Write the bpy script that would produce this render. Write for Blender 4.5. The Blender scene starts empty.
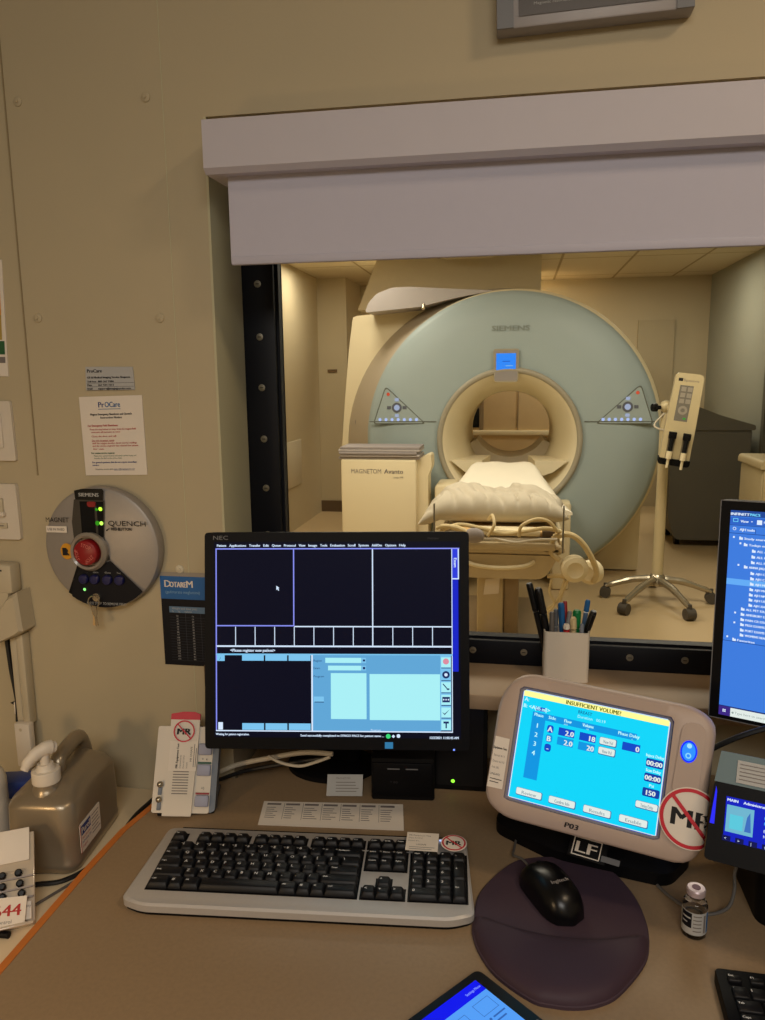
import bpy, bmesh, math, random
from mathutils import Matrix, Vector, noise
R = math.radians
PI = math.pi
random.seed(7)
scene = bpy.context.scene
COL = scene.collection

# ------------------------------------------------------------------ camera
YAW, PITCH, ROLL, FPX, CZ = R(10.0), R(9.88), R(-0.62), 766.0, 1.44
fw = Vector((-math.sin(YAW)*math.cos(PITCH), math.cos(YAW)*math.cos(PITCH), -math.sin(PITCH)))
r0 = Vector((math.cos(YAW), math.sin(YAW), 0)); u0 = r0.cross(fw)
cr = r0*math.cos(ROLL)+u0*math.sin(ROLL); cu = -r0*math.sin(ROLL)+u0*math.cos(ROLL)
cd = bpy.data.cameras.new('camera'); cam = bpy.data.objects.new('camera', cd); COL.objects.link(cam)
cd.sensor_fit = 'AUTO'; cd.sensor_width = 36.0; cd.lens = FPX/1020.0*36.0; cd.clip_start = 0.02; cd.clip_end = 60
cam.matrix_world = Matrix(((cr.x, cu.x, -fw.x, 0), (cr.y, cu.y, -fw.y, 0), (cr.z, cu.z, -fw.z, CZ), (0, 0, 0, 1)))
scene.camera = cam

# ------------------------------------------------------------------ materials
def lin(c):
    return tuple(((v/255.0)/12.92 if v/255.0 <= .04045 else (((v/255.0)+.055)/1.055)**2.4) for v in c)
_mc = {}
def mat(name, rgb, rough=.55, metal=0.0, var=.06, scale=30.0, spec=.5, coat=0.0, bump=0.0, trans=0.0, bscale=None):
    if name in _mc: return _mc[name]
    m = bpy.data.materials.new(name); m.use_nodes = True
    nt = m.node_tree; b = nt.nodes['Principled BSDF']
    c = lin(rgb)
    tc = nt.nodes.new('ShaderNodeTexCoord'); nz = nt.nodes.new('ShaderNodeTexNoise')
    nz.inputs['Scale'].default_value = scale; nz.inputs['Detail'].default_value = 4
    nt.links.new(tc.outputs['Object'], nz.inputs['Vector'])
    mx = nt.nodes.new('ShaderNodeMix'); mx.data_type = 'RGBA'
    mx.inputs[6].default_value = (*[max(0, v*(1-var)) for v in c], 1)
    mx.inputs[7].default_value = (*[min(1, v*(1+var)) for v in c], 1)
    nt.links.new(nz.outputs['Fac'], mx.inputs[0]); nt.links.new(mx.outputs[2], b.inputs['Base Color'])
    b.inputs['Roughness'].default_value = rough; b.inputs['Metallic'].default_value = metal
    b.inputs['Specular IOR Level'].default_value = spec; b.inputs['Coat Weight'].default_value = coat
    b.inputs['Transmission Weight'].default_value = trans
    if bump:
        nz2 = nt.nodes.new('ShaderNodeTexNoise'); nz2.inputs['Scale'].default_value = bscale or scale*6
        nt.links.new(tc.outputs['Object'], nz2.inputs['Vector'])
        bp = nt.nodes.new('ShaderNodeBump'); bp.inputs['Strength'].default_value = bump; bp.inputs['Distance'].default_value = .002
        nt.links.new(nz2.outputs['Fac'], bp.inputs['Height']); nt.links.new(bp.outputs['Normal'], b.inputs['Normal'])
    _mc[name] = m
    return m
def emi(rgb, s=1.0):
    k = 'glow_%d_%d_%d_%d' % (*rgb, int(s*100))
    if k in _mc: return _mc[k]
    m = bpy.data.materials.new(k); m.use_nodes = True; nt = m.node_tree
    b = nt.nodes['Principled BSDF']
    b.inputs['Base Color'].default_value = (.005, .005, .006, 1); b.inputs['Roughness'].default_value = .35
    b.inputs['Specular IOR Level'].default_value = .06
    b.inputs['Emission Color'].default_value = (*lin(rgb), 1); b.inputs['Emission Strength'].default_value = s
    _mc[k] = m
    return m
def thin_glass(name, tint, refl):
    m = bpy.data.materials.new(name); m.use_nodes = True; nt = m.node_tree
    nt.nodes.remove(nt.nodes['Principled BSDF']); out = nt.nodes['Material Output']
    t = nt.nodes.new('ShaderNodeBsdfTransparent'); t.inputs[0].default_value = (*tint, 1)
    g = nt.nodes.new('ShaderNodeBsdfGlossy'); g.inputs['Roughness'].default_value = .03
    g.inputs['Color'].default_value = (1, 1, 1, 1)
    lw = nt.nodes.new('ShaderNodeLayerWeight'); lw.inputs[0].default_value = refl
    mx = nt.nodes.new('ShaderNodeMixShader')
    nt.links.new(lw.outputs['Fresnel'], mx.inputs[0]); nt.links.new(t.outputs[0], mx.inputs[1]); nt.links.new(g.outputs[0], mx.inputs[2])
    nt.links.new(mx.outputs[0], out.inputs['Surface'])
    return m

WALL = mat('painted_wall', (184, 170, 139), .7, var=.04, scale=3, bump=.05, bscale=220)
JAMB = mat('pale_jamb_paint', (190, 184, 150), .7, var=.03, scale=3)
TRIM = mat('seam_trim', (150, 134, 102), .7)
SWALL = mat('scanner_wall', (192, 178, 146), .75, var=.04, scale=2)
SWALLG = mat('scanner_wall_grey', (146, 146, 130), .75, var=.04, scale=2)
SFLOOR = mat('scanner_floor', (194, 170, 130), .5, var=.05, scale=2)
CARPET = mat('control_floor', (70, 62, 52), .9, var=.2, scale=80)
BLINDM = mat('blind_fabric', (188, 185, 198), .8, var=.02, scale=60)
VALM = mat('blind_valance', (192, 186, 192), .6, var=.02)
BLACKF = mat('window_frame_black', (8, 10, 18), .5, var=.1, spec=.25)
SCREW = mat('screw_steel', (150, 145, 130), .35, .9)
CAPW = mat('screw_cap_white', (205, 195, 170), .5)
SILL = mat('sill_laminate', (176, 150, 120), .55, var=.06, scale=12)
DESK = mat('desk_laminate', (147, 123, 93), .5, var=.14, scale=180, bump=.03)
WOOD = mat('desk_edge_wood', (196, 112, 44), .45, var=.15, scale=40)
COUNTER = mat('side_counter_white', (226, 206, 170), .5, var=.03)
DARK = mat('dark_plastic', (7, 7, 10), .5, var=.1, spec=.16)
DARKG = mat('dark_gloss', (8, 8, 11), .3, var=.1, spec=.4)
DARKM = mat('dark_matte', (11, 11, 13), .7, var=.12, spec=.2)
KEYM = mat('key_plastic', (13, 13, 17), .5, var=.1, spec=.35)
KEYB = mat('key_plastic_deep_blue', (16, 22, 40), .5, var=.1)
LEG = mat('legend_white', (220, 220, 220), .6)
SILVER = mat('keyboard_silver', (182, 177, 172), .42, .2, var=.04, scale=200)
SILV2 = mat('quench_silver', (160, 154, 148), .45, .35, var=.04, scale=100)
WHITEP = mat('white_plastic', (214, 204, 188), .45, var=.03)
BEIGEP = mat('beige_plastic', (190, 178, 152), .55, var=.04)
PAPER = mat('paper', (226, 216, 202), .8, var=.03)
PAPERG = mat('paper_grey', (176, 176, 174), .8, var=.03)
INK = mat('ink_black', (22, 20, 22), .8)
INKG = mat('ink_grey', (120, 112, 108), .8)
INKR = mat('ink_red', (176, 40, 34), .7)
INKB = mat('ink_blue', (30, 52, 120), .7)
INKT = mat('ink_teal', (20, 92, 150), .7)
INKGR = mat('ink_green', (40, 92, 52), .7)
RED = mat('sign_red', (196, 24, 44), .5)
DRED = mat('deep_red', (140, 16, 24), .4)
JUG = mat('jug_silver_plastic', (152, 138, 116), .32, .5, var=.06, scale=25, coat=.2)
PADM = mat('mouse_pad_plum', (64, 46, 58), .75, var=.08, scale=200, bump=.05)
PADG = mat('mouse_pad_gel', (62, 45, 56), .6, var=.06, spec=.3)
GREYB = mat('button_blue_grey', (156, 158, 178), .5)
GREYS = mat('side_blue_grey', (112, 120, 132), .55)
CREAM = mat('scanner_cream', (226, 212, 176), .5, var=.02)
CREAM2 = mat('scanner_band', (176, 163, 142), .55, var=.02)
BLUEG = mat('scanner_blue_grey', (158, 172, 172), .5, var=.02)
BLUEL = mat('scanner_seam_dark', (96, 100, 92), .6)
BORE = mat('scanner_bore', (230, 218, 186), .5, var=.02)
RINGT = mat('scanner_ring', (158, 150, 130), .5)
CAPG = mat('scanner_cap_grey', (172, 164, 160), .55)
GREYSH = mat('grey_sheets', (150, 142, 140), .7)
LINEN = mat('pillow_linen', (192, 182, 162), .85, var=.03, bump=.2, bscale=60)
LINEN2 = mat('sheet_linen', (244, 236, 216), .85, var=.06, scale=90, bump=.4, bscale=120)
TABLE = mat('table_cream', (196, 178, 142), .55)
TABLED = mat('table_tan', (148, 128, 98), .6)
CABLEB = mat('cable_beige', (206, 186, 140), .5)
CABLEK = mat('cable_black', (14, 14, 15), .5)
CABLEG = mat('cable_grey', (92, 88, 84), .5)
CABLEW = mat('cable_white', (200, 190, 170), .5)
COILT = mat('coil_tan', (206, 168, 110), .6)
STEEL = mat('polished_steel', (176, 166, 146), .25, .8)
POLE = mat('pole_cream', (206, 190, 150), .4, .1)
CASTER = mat('caster_grey', (74, 68, 60), .6)
BIN = mat('bin_dark_grey', (102, 99, 90), .65)
P03M = mat('bezel_taupe', (176, 156, 142), .45, var=.03)
P03D = mat('bezel_inner', (130, 124, 134), .45)
DEVT = mat('device_grey_green', (104, 124, 130), .55)
GLASSC = mat('vial_glass', (235, 235, 235), .03, trans=1.0, var=0)
ACRY = mat('acrylic_tray', (190, 176, 156), .18, var=.03, coat=.4)
CYANB = mat('poster_blue', (14, 92, 160), .5)
NAVY = mat('poster_navy', (8, 11, 22), .5, spec=.25)
TABW = mat('poster_table', (60, 66, 78), .6)
BLUEBAG = mat('blue_packet', (40, 62, 128), .4)
YEL = mat('sticker_yellow', (214, 150, 30), .5)
BLUBTN = mat('blue_button', (24, 26, 78), .35)
SMOKE = mat('smoked_cover', (62, 58, 52), .3, coat=.3)
CLEARR = mat('clear_ring', (150, 140, 126), .25, coat=.4)
FRAMEG = mat('frame_grey', (150, 144, 142), .45, .2)
FRAMEG2 = mat('frame_side_grey', (112, 112, 114), .5)
SIGND = mat('sign_panel_dark', (74, 66, 58), .4)
BROWN = mat('baseboard_brown', (96, 76, 52), .6)
TILE = None

# ------------------------------------------------------------------ mesh builder
FLAT = Matrix.Rotation(-PI/2, 4, 'X')      # panel (x,z facing -y) -> lying face up
_tc = {}
def text_geo(s):
    if s in _tc: return _tc[s]
    cu_ = bpy.data.curves.new('t', 'FONT'); cu_.body = s; cu_.size = 1.0; cu_.resolution_u = 2
    o = bpy.data.objects.new('t', cu_); COL.objects.link(o)
    bpy.context.view_layer.update()
    dg = bpy.context.evaluated_depsgraph_get()
    me = o.evaluated_get(dg).to_mesh()
    vs = [v.co.copy() for v in me.vertices]; fs = [tuple(p.vertices) for p in me.polygons]
    o.evaluated_get(dg).to_mesh_clear()
    bpy.data.objects.remove(o); bpy.data.curves.remove(cu_)
    if vs:
        x0 = min(v.x for v in vs); x1 = max(v.x for v in vs)
    else: x0, x1 = 0, 1
    _tc[s] = (vs, fs, x0, x1)
    return _tc[s]

class MB:
    def __init__(s, M=None):
        s.bm = bmesh.new(); s.mats = []; s.M = M or Matrix()
    def mi(s, m):
        if m not in s.mats: s.mats.append(m)
        return s.mats.index(m)
    def raw(s, vs, fs, m, M=None):
        T = s.M @ M if M is not None else s.M
        k = s.mi(m); bv = [s.bm.verts.new(T @ Vector(v)) for v in vs]
        for f in fs:
            try:
                fc = s.bm.faces.new([bv[i] for i in f]); fc.material_index = k
            except ValueError: pass
    def merge(s, b2, m, M=None):
        b2.verts.index_update()
        s.raw([v.co for v in b2.verts], [[v.index for v in f.verts] for f in b2.faces], m, M); b2.free()
    def box(s, c, d, m, bev=0, seg=2, M=None, taper=None):
        b = bmesh.new(); bmesh.ops.create_cube(b, size=1)
        for v in b.verts:
            v.co = Vector((v.co.x*d[0], v.co.y*d[1], v.co.z*d[2]))
            if taper and v.co.z > 0: v.co.x *= taper[0]; v.co.y *= taper[1]
            v.co += Vector(c)
        if bev: bmesh.ops.bevel(b, geom=b.edges[:], offset=bev, segments=seg, affect='EDGES', profile=.5)
        s.merge(b, m, M)
    def box2(s, lo, hi, m, bev=0, seg=2, M=None):
        s.box([(a+b)/2 for a, b in zip(lo, hi)], [b-a for a, b in zip(lo, hi)], m, bev, seg, M)
    def loft(s, rings, m, cap=(True, True), closed=True, M=None):
        n = len(rings[0]); vs = [p for r_ in rings for p in r_]; fs = []
        for i in range(len(rings)-1):
            for j in range(n if closed else n-1):
                a, b = i*n+j, i*n+(j+1) % n
                fs.append((a, b, b+n, a+n))
        if cap[0]: fs.append(tuple(range(n-1, -1, -1)))
        if cap[1]: fs.append(tuple(range((len(rings)-1)*n, len(rings)*n)))
        s.raw(vs, fs, m, M)
    def tube(s, pts, r, m, n=10, M=None, cap=True, smooth=0):
        pts = [Vector(p) for p in pts]
        if smooth: pts = spline(pts, smooth)
        rs = r if isinstance(r, (list, tuple)) else [r]*len(pts)
        if len(rs) != len(pts):
            rs = [rs[min(len(rs)-1, int(i/(len(pts)-1)*(len(rs)-1)+.5))] for i in range(len(pts))]
        rings = []; up = None
        for i, p in enumerate(pts):
            t = (pts[min(i+1, len(pts)-1)]-pts[max(i-1, 0)]).normalized()
            if up is None: up = Vector((0, 0, 1)) if abs(t.z) < .9 else Vector((1, 0, 0))
            a = (up - t*up.dot(t)).normalized(); b = t.cross(a); up = a
            rings.append([p+(a*math.cos(2*PI*k/n)+b*math.sin(2*PI*k/n))*rs[i] for k in range(n)])
        s.loft(rings, m, (cap, cap), M=M)
    def cyl(s, p0, p1, ra, rb, m, n=24, M=None):
        s.tube([p0, p1], [ra, rb], m, n, M)
    def lathe(s, prof, m, n=32, M=None, cap=(True, True)):
        s.loft([[(r_*math.cos(2*PI*k/n), r_*math.sin(2*PI*k/n), z) for k in range(n)] for r_, z in prof], m, cap, M=M)
    def prism(s, poly, y0, y1, m, bev=0, seg=2, M=None):
        b = bmesh.new()
        v0 = [b.verts.new((x, y0, z)) for x, z in poly]; v1 = [b.verts.new((x, y1, z)) for x, z in poly]
        n = len(poly)
        b.faces.new(v0); b.faces.new(v1[::-1])
        sides = [b.faces.new((v0[i], v1[i], v1[(i+1) % n], v0[(i+1) % n])) for i in range(n)]
        bmesh.ops.recalc_face_normals(b, faces=b.faces[:])
        if bev:
            ed = [e for e in b.edges if abs(e.verts[0].co.y-e.verts[1].co.y) < 1e-9]
            bmesh.ops.bevel(b, geom=ed, offset=bev, segments=seg, affect='EDGES', profile=.5)
        s.merge(b, m, M)
    def poly(s, pts, m, y=0, M=None):
        s.raw([(x, y, z) for x, z in pts], [tuple(range(len(pts)))], m, M)
    def rect(s, x0, z0, x1, z1, m, y=0, M=None):
        s.poly([(x0, z0), (x1, z0), (x1, z1), (x0, z1)], m, y, M)
    def frame(s, x0, z0, x1, z1, t, m, y=0, M=None):
        s.rect(x0, z0, x1, z0+t, m, y, M); s.rect(x0, z1-t, x1, z1, m, y, M)
        s.rect(x0, z0, x0+t, z1, m, y, M); s.rect(x1-t, z0, x1, z1, m, y, M)
    def disc(s, x, z, r, m, y=0, n=28, M=None, ri=0, rz=None):
        rz = rz or r
        if ri:
            k = ri/r
            vs = [(x+r*math.cos(2*PI*i/n), y, z+rz*math.sin(2*PI*i/n)) for i in range(n)]+[(x+r*k*math.cos(2*PI*i/n), y, z+rz*k*math.sin(2*PI*i/n)) for i in range(n)]
            s.raw(vs, [(i, (i+1) % n, n+(i+1) % n, n+i) for i in range(n)], m, M)
        else: s.poly([(x+r*math.cos(2*PI*i/n), z+rz*math.sin(2*PI*i/n)) for i in range(n)], m, y, M)
    def sphere(s, c, r, m, M=None, n=20):
        rx, ry, rz = r if isinstance(r, (tuple, list)) else (r, r, r)
        rings = []
        for i in range(1, n//2):
            a = PI*i/(n//2)
            rings.append([(c[0]+rx*math.sin(a)*math.cos(2*PI*k/n), c[1]+ry*math.sin(a)*math.sin(2*PI*k/n), c[2]-rz*math.cos(a)) for k in range(n)])
        s.loft(rings, m, M=M)
    def text(s, t, x, z, h, m, y=0, al='L', w=None, M=None, shear=0, bold=0):
        """text facing -y, baseline at z, cap height h; optional total width w"""
        vs, fs, x0, x1 = text_geo(t)
        k = h/.7; kx = k if w is None else w/max(1e-6, x1-x0)
        off = {'L': 0, 'C': .5, 'R': 1}[al]*(x1-x0)
        for d in ((-bold, bold) if bold else (0,)):
            s.raw([(x+(v.x-x0-off)*kx+v.y*k*shear+d, y-(1e-5 if d > 0 else 0), z+v.y*k) for v in vs], fs, m, M)
    def build(s, name, parent=None, loc=None, angle=35, recalc=False):
        if recalc: bmesh.ops.recalc_face_normals(s.bm, faces=s.bm.faces[:])
        me = bpy.data.meshes.new(name); s.bm.to_mesh(me); s.bm.free()
        for m in s.mats: me.materials.append(m)
        me.polygons.foreach_set('use_smooth', [True]*len(me.polygons))
        me.set_sharp_from_angle(angle=R(angle))
        o = bpy.data.objects.new(name, me); COL.objects.link(o)
        if parent: o.parent = parent
        if loc: o.location = loc
        return o

def spline(P, k):
    out = []
    for i in range(len(P)-1):
        a, b, c, d = P[max(i-1, 0)], P[i], P[i+1], P[min(i+2, len(P)-1)]
        for j in range(k):
            t = j/k
            out.append(.5*((2*b)+(c-a)*t+(2*a-5*b+4*c-d)*t*t+(3*b-a-3*c+d)*t**3))
    out.append(P[-1]); return out
def ring(cx, cz, r, y, n=72, zmin=None, rz=None):
    out = []
    for k in range(n):
        a = 2*PI*k/n; z = cz+(rz or r)*math.sin(a)
        if zmin is not None: z = max(z, zmin)
        out.append((cx+r*math.cos(a), y, z))
    return out
def rrect(w, d, r, z, n=6, cx=0, cy=0):
    out = []
    for (sx, sy, a0) in ((1, 1, 0), (-1, 1, 90), (-1, -1, 180), (1, -1, 270)):
        for k in range(n+1):
            a = R(a0+90*k/n); out.append((cx+sx*(w/2-r)+r*math.cos(a), cy+sy*(d/2-r)+r*math.sin(a), z))
    return out
def rpoly(pts, r, n=5):
    """round the corners of a polygon"""
    out = []; N = len(pts)
    for i in range(N):
        p = Vector(pts[i]); a = (Vector(pts[i-1])-p); b = (Vector(pts[(i+1) % N])-p)
        rr = r[i] if isinstance(r, (list, tuple)) else r
        rr = min(rr, a.length*.49, b.length*.49)
        A = p+a.normalized()*rr; B = p+b.normalized()*rr
        for k in range(n+1):
            t = k/n; q = A*(1-t)**2+p*2*t*(1-t)+B*t*t; out.append((q.x, q.y))
    return out

INV = {}
def tag(o, label=None, cat=None, group=None, kind=None):
    if label: o['label'] = label
    if cat: o['category'] = cat
    if group: o['group'] = group
    if kind: o['kind'] = kind
    return o
def thing(name, label, cat, loc=(0, 0, 0), rz=0, group=None):
    o = bpy.data.objects.new(name, None); COL.objects.link(o); o.empty_display_size = .05
    o.location = loc; o.rotation_euler = (0, 0, rz)
    INV[o] = (Matrix.Translation(loc) @ Matrix.Rotation(rz, 4, 'Z')).inverted()
    return tag(o, label, cat, group)
def panelM(c, yaw=0, tilt=0, roll=0):
    """local x right, z up, front = -y ; tilt leans the top back"""
    return Matrix.Translation(c) @ Matrix.Rotation(yaw, 4, 'Z') @ Matrix.Rotation(-tilt, 4, 'X') @ Matrix.Rotation(-roll, 4, 'Y')
def struct(o): o['kind'] = 'structure'; return o
def mr_sign(mb, x, z, r, y=0, white=True, M=None):
    if white: mb.disc(x, z, r*1.06, PAPER, y, M=M)
    mb.text('MR', x, z-r*.3, r*.56, INK, y-.0003, 'C', w=r*1.25, M=M, bold=r*.035)
    mb.disc(x, z, r, RED, y-.0005, ri=r*.87, M=M)
    a = R(-45); c, s_ = math.cos(a), math.sin(a); L = r*.93; t = r*.06
    mb.poly([(x+c*L*i-s_*t*j, z+s_*L*i+c*t*j) for i, j in ((-1, -1), (1, -1), (1, 1), (-1, 1))], RED, y-.0007, M=M)
def lines(mb, x0, x1, z, n, dz, th, m, y=0, M=None, jit=.25):
    for i in range(n):
        mb.rect(x0, z-i*dz, x1-(x1-x0)*random.random()*jit, z-i*dz+th, m, y, M)

exec_parts = []
# ================================================================== THE ROOM
WY = 1.18          # face of the control room wall
WB = 1.36          # its far face, in the scanner room
WL, WR = -.477, 1.10   # window opening
SZ = .935          # sill top
CH, SH = 2.5, 2.45
m = MB()
m.box2((-1.7, WY, 0), (WL, WB, 2.6), WALL)
m.box2((WR, WY, 0), (2.1, WB, 2.6), WALL)
m.box2((WL, WY, 1.83), (WR, WB, 2.6), WALL)
m.box2((WL, 1.32, 0), (WR, WB, SZ), WALL)
m.box2((WL, WY, 0), (WR, 1.32, .70), WALL)
wall_front = struct(m.build('wall_front'))
for (x, z) in ((-.783, 1.872), (-.568, 1.864), (-.780, 1.541), (-.566, 1.536), (-.557, 1.123)):
    c = MB(); c.M = Matrix.Translation((x, WY, z)) @ Matrix.Rotation(PI/2, 4, 'X')
    c.lathe([(.0075, 0), (.0072, .002), (.004, .0035)], CAPW if z < 1.2 else WALL, 16)
    c.lathe([(.0028, .0036), (.0026, .0052)], CAPW if z < 1.2 else WALL, 10)
    c.build('screw_cap', wall_front)
m = MB(); m.box2((-.8065, WY-.002, 1.28), (-.8045, WY+.001, 2.5), TRIM); struct(m.build('trim_1'))
m = MB(); m.box2((-.5417, WY-.0006, .72), (-.5402, WY+.001, 2.5), JAMB); struct(m.build('trim_2'))
m = MB(); m.box2((-.522, WY-.0025, .75), (-.5195, WY+.001, .955), BROWN); struct(m.build('trim_3'))
m = MB(); m.box2((-1.7, -1.8, -.05), (2.1, WY, 0), CARPET); struct(m.build('floor'))
m = MB(); m.box2((-1.7, -1.8, CH), (2.1, WY, CH+.05), WALL); struct(m.build('ceiling'))
m = MB(); m.box2((-1.75, -1.8, 0), (-1.7, WY, CH), WALL); struct(m.build('wall_left'))
m = MB(); m.box2((2.1, -1.8, 0), (2.15, WY, CH), WALL); struct(m.build('wall_right'))
m = MB(); m.box2((-1.7, -1.85, 0), (2.1, -1.8, CH), WALL); struct(m.build('wall_back'))
# pale painted jamb lining the recess
m = MB(); m.box2((WL, WY-.001, SZ), (WL+.004, 1.31, 1.83), JAMB); struct(m.build('trim_4'))
# sill board
m = MB(); m.box2((WL, WY-.012, SZ-.026), (WR, 1.32, SZ), SILL, .004); struct(m.build('trim_5'))
# window: black bolted frame + glass
win = bpy.data.objects.new('window_1', None); COL.objects.link(win); win.location = (0, 1.31, SZ); struct(win)
T = Matrix.Translation((0, -1.31, -SZ))
m = MB(T)
fy0, fy1 = 1.306, 1.335
m.box2((WL+.004, fy0, SZ), (-.416, fy1, 1.825), BLACKF, .002); m.box2((1.03, fy0, SZ), (WR, fy1, 1.825), BLACKF, .002)
m.box2((-.416, fy0, SZ), (1.03, fy1, .979), BLACKF, .002); m.box2((-.416, fy0, 1.76), (1.03, fy1, 1.825), BLACKF, .002)
m.build('window_frame', win)
m = MB(T)   # inner stepped lip
m.box2((-.4158, 1.318, .9792), (-.411, 1.339, 1.7598), BLACKF); m.box2((1.025, 1.318, .9792), (1.0298, 1.339, 1.7598), BLACKF)
m.box2((-.411, 1.318, .9792), (1.025, 1.339, .983), BLACKF); m.box2((-.411, 1.318, 1.755), (1.025, 1.339, 1.7598), BLACKF)
m.build('inner_lip', win)
m = MB(T); m.box2((-.411, 1.332, .983), (1.025, 1.337, 1.755), thin_glass('window_glass', (.93, .92, .88), .12)); m.build('pane', win)
for (x, z) in [(-.444, 1.599), (-.4435, 1.510), (-.443, 1.423), (-.4425, 1.333), (-.442, 1.245), (-.442, 1.16)]+[(x, .960) for x in (-.36, -.24, -.07, .019, .108, .198, .288, .378)]:
    c = MB(T @ Matrix.Translation((x, fy0, z)) @ Matrix.Rotation(PI/2, 4, 'X'))
    c.lathe([(.0062, -.0004), (.006, .0012), (.0035, .0016)], SCREW, 14); c.box((0, 0, .0017), (.006, .0012, .0004), BLACKF)
    c.build('screw', win)

# ------------------------------------------------------------------ scanner room shell
SL, SR, SBK = -2.08, 1.97, 8.75
m = MB(); m.box2((SL, WB, -.05), (SR, SBK, 0), SFLOOR); struct(m.build('floor'))
def ceil_mat():
    mm = bpy.data.materials.new('ceiling_tiles'); mm.use_nodes = True; nt = mm.node_tree; b = nt.nodes['Principled BSDF']
    tc = nt.nodes.new('ShaderNodeTexCoord'); mp = nt.nodes.new('ShaderNodeMapping'); mp.inputs['Location'].default_value = (.25, .1, 0)
    br = nt.nodes.new('ShaderNodeTexBrick'); br.offset = 0; br.inputs['Scale'].default_value = 1
    br.inputs['Brick Width'].default_value = .61; br.inputs['Row Height'].default_value = 1.22; br.inputs['Mortar Size'].default_value = .012
    br.inputs['Color1'].default_value = (*lin((212, 200, 172)), 1); br.inputs['Color2'].default_value = (*lin((208, 195, 166)), 1)
    br.inputs['Mortar'].default_value = (*lin((160, 142, 108)), 1)
    nt.links.new(tc.outputs['Object'], mp.inputs[0]); nt.links.new(mp.outputs[0], br.inputs[0]); nt.links.new(br.outputs[0], b.inputs['Base Color'])
    b.inputs['Roughness'].default_value = .9
    return mm
m = MB(); m.box2((SL, WB, SH), (SR, SBK, SH+.05), ceil_mat()); struct(m.build('ceiling'))
m = MB(); m.box2((SL-.05, WB, 0), (SL, SBK, SH), SWALL); wl2 = struct(m.build('wall_left'))
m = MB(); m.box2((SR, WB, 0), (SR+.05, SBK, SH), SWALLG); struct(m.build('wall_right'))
m = MB(); m.box2((SL, SBK, 0), (SR, SBK+.05, SH), SWALL); struct(m.build('wall_back'))
m = MB(); m.box2((SL, 8.0, 0), (-1.77, SBK, SH), SWALL); struct(m.build('wall_corner'))
m = MB(); m.box2((SL, 7.985, 0), (-1.77, 8.0, .12), BROWN); struct(m.build('baseboard_back'))
m = MB(); m.box2((1.93, 6.55, 0), (1.97, 6.62, 1.9), mat('upright_strip_dark', (86, 84, 72), .6)); struct(m.build('trim_6'))  # narrow dark upright strip against the right wall
m = MB(); m.box2((1.25, 8.70, 0), (1.62, 8.75, 2.0), mat('back_slab_tan', (178, 164, 132), .7)); struct(m.build('back_wall_slab'))  # thin slab a little darker than the back wall
o = MB(); o.M = Matrix.Translation((SL, 6.9, 0)); o.box2((-.001, -.32, .42), (.012, .32, .85), CAPW, .003)
o = o.build('access_panel'); tag(o, 'white square access panel low on the left wall of scanner room', 'wall panel')
o = MB(); o.box2((-1.98, 7.985, 1.49), (-1.88, 8.0, 1.52), mat('slot_dark', (110, 84, 50), .6)); o = o.build('wall_slot')
tag(o, 'small dark slot plate on the narrow corner wall left of the scanner', 'wall plate')
# ceiling soffit above the scanner
m = MB()
m.loft([[(-1.17, 6.6, SH), (.17, 6.6, SH), (.17, 8.0, SH), (-1.17, 8.0, SH)], [(-1.36, 6.6, 2.0), (.17, 6.6, 2.0), (.17, 8.0, 2.0), (-1.36, 8.0, 2.0)]][::-1], mat('soffit_paint', (216, 202, 170), .75))
struct(m.build('wall_soffit'))
t = thing('ceiling_speaker', 'small cream box with dark front end on ceiling above the scanner', 'ceiling fixture', (-.42, 6.25, SH))
m = MB(); m.box((.02, 0, -.05), (.42, .2, .1), CREAM, .03); m.build('housing', t)
m = MB(); m.box((-.215, 0, -.05), (.05, .17, .085), mat('fixture_dark', (82, 66, 44), .5), .02); m.build('end_cap', t)

# ================================================================== SCANNER
GX, GY, GZ = -.055, 5.35, 1.0
g = thing('scanner_gantry', 'large round blue-grey and cream MRI scanner with open bore behind the window', 'scanner', (GX, GY, 0))
m = MB()
m.loft([ring(0, GZ, .49, -.015, 96), ring(0, GZ, .56, -.02, 96), ring(0, GZ, .8, -.012, 96, .03), ring(0, GZ, .965, .02, 96, .03), ring(0, GZ, 1.0, .05, 96, .03), ring(0, GZ, 1.005, .085, 96, .03)], BLUEG, (False, False))
m.build('front_cover', g, angle=60)
m = MB()
m.loft([ring(0, GZ, 1.0, .08, 96, .03), ring(.014, GZ+.004, 1.013, .10, 96, .02), ring(.018, GZ+.006, 1.016, .14, 96, .02)], CREAM, (False, False)); m.build('rim', g, angle=60)
m = MB()
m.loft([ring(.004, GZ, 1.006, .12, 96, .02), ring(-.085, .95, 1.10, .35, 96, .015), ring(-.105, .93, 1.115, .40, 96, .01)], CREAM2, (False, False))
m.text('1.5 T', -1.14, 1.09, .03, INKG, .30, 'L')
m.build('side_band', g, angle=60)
body = rpoly([(-1.262, .01), (-1.282, .55), (-1.272, .886), (-1.239, 1.267), (-1.202, 1.64), (-1.167, 1.885), (-1.04, 1.895), (-.5, 1.93), (.5, 1.9), (.85, 1.5), (.96, 1.0), (.95, .01)], .015, 2)
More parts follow.
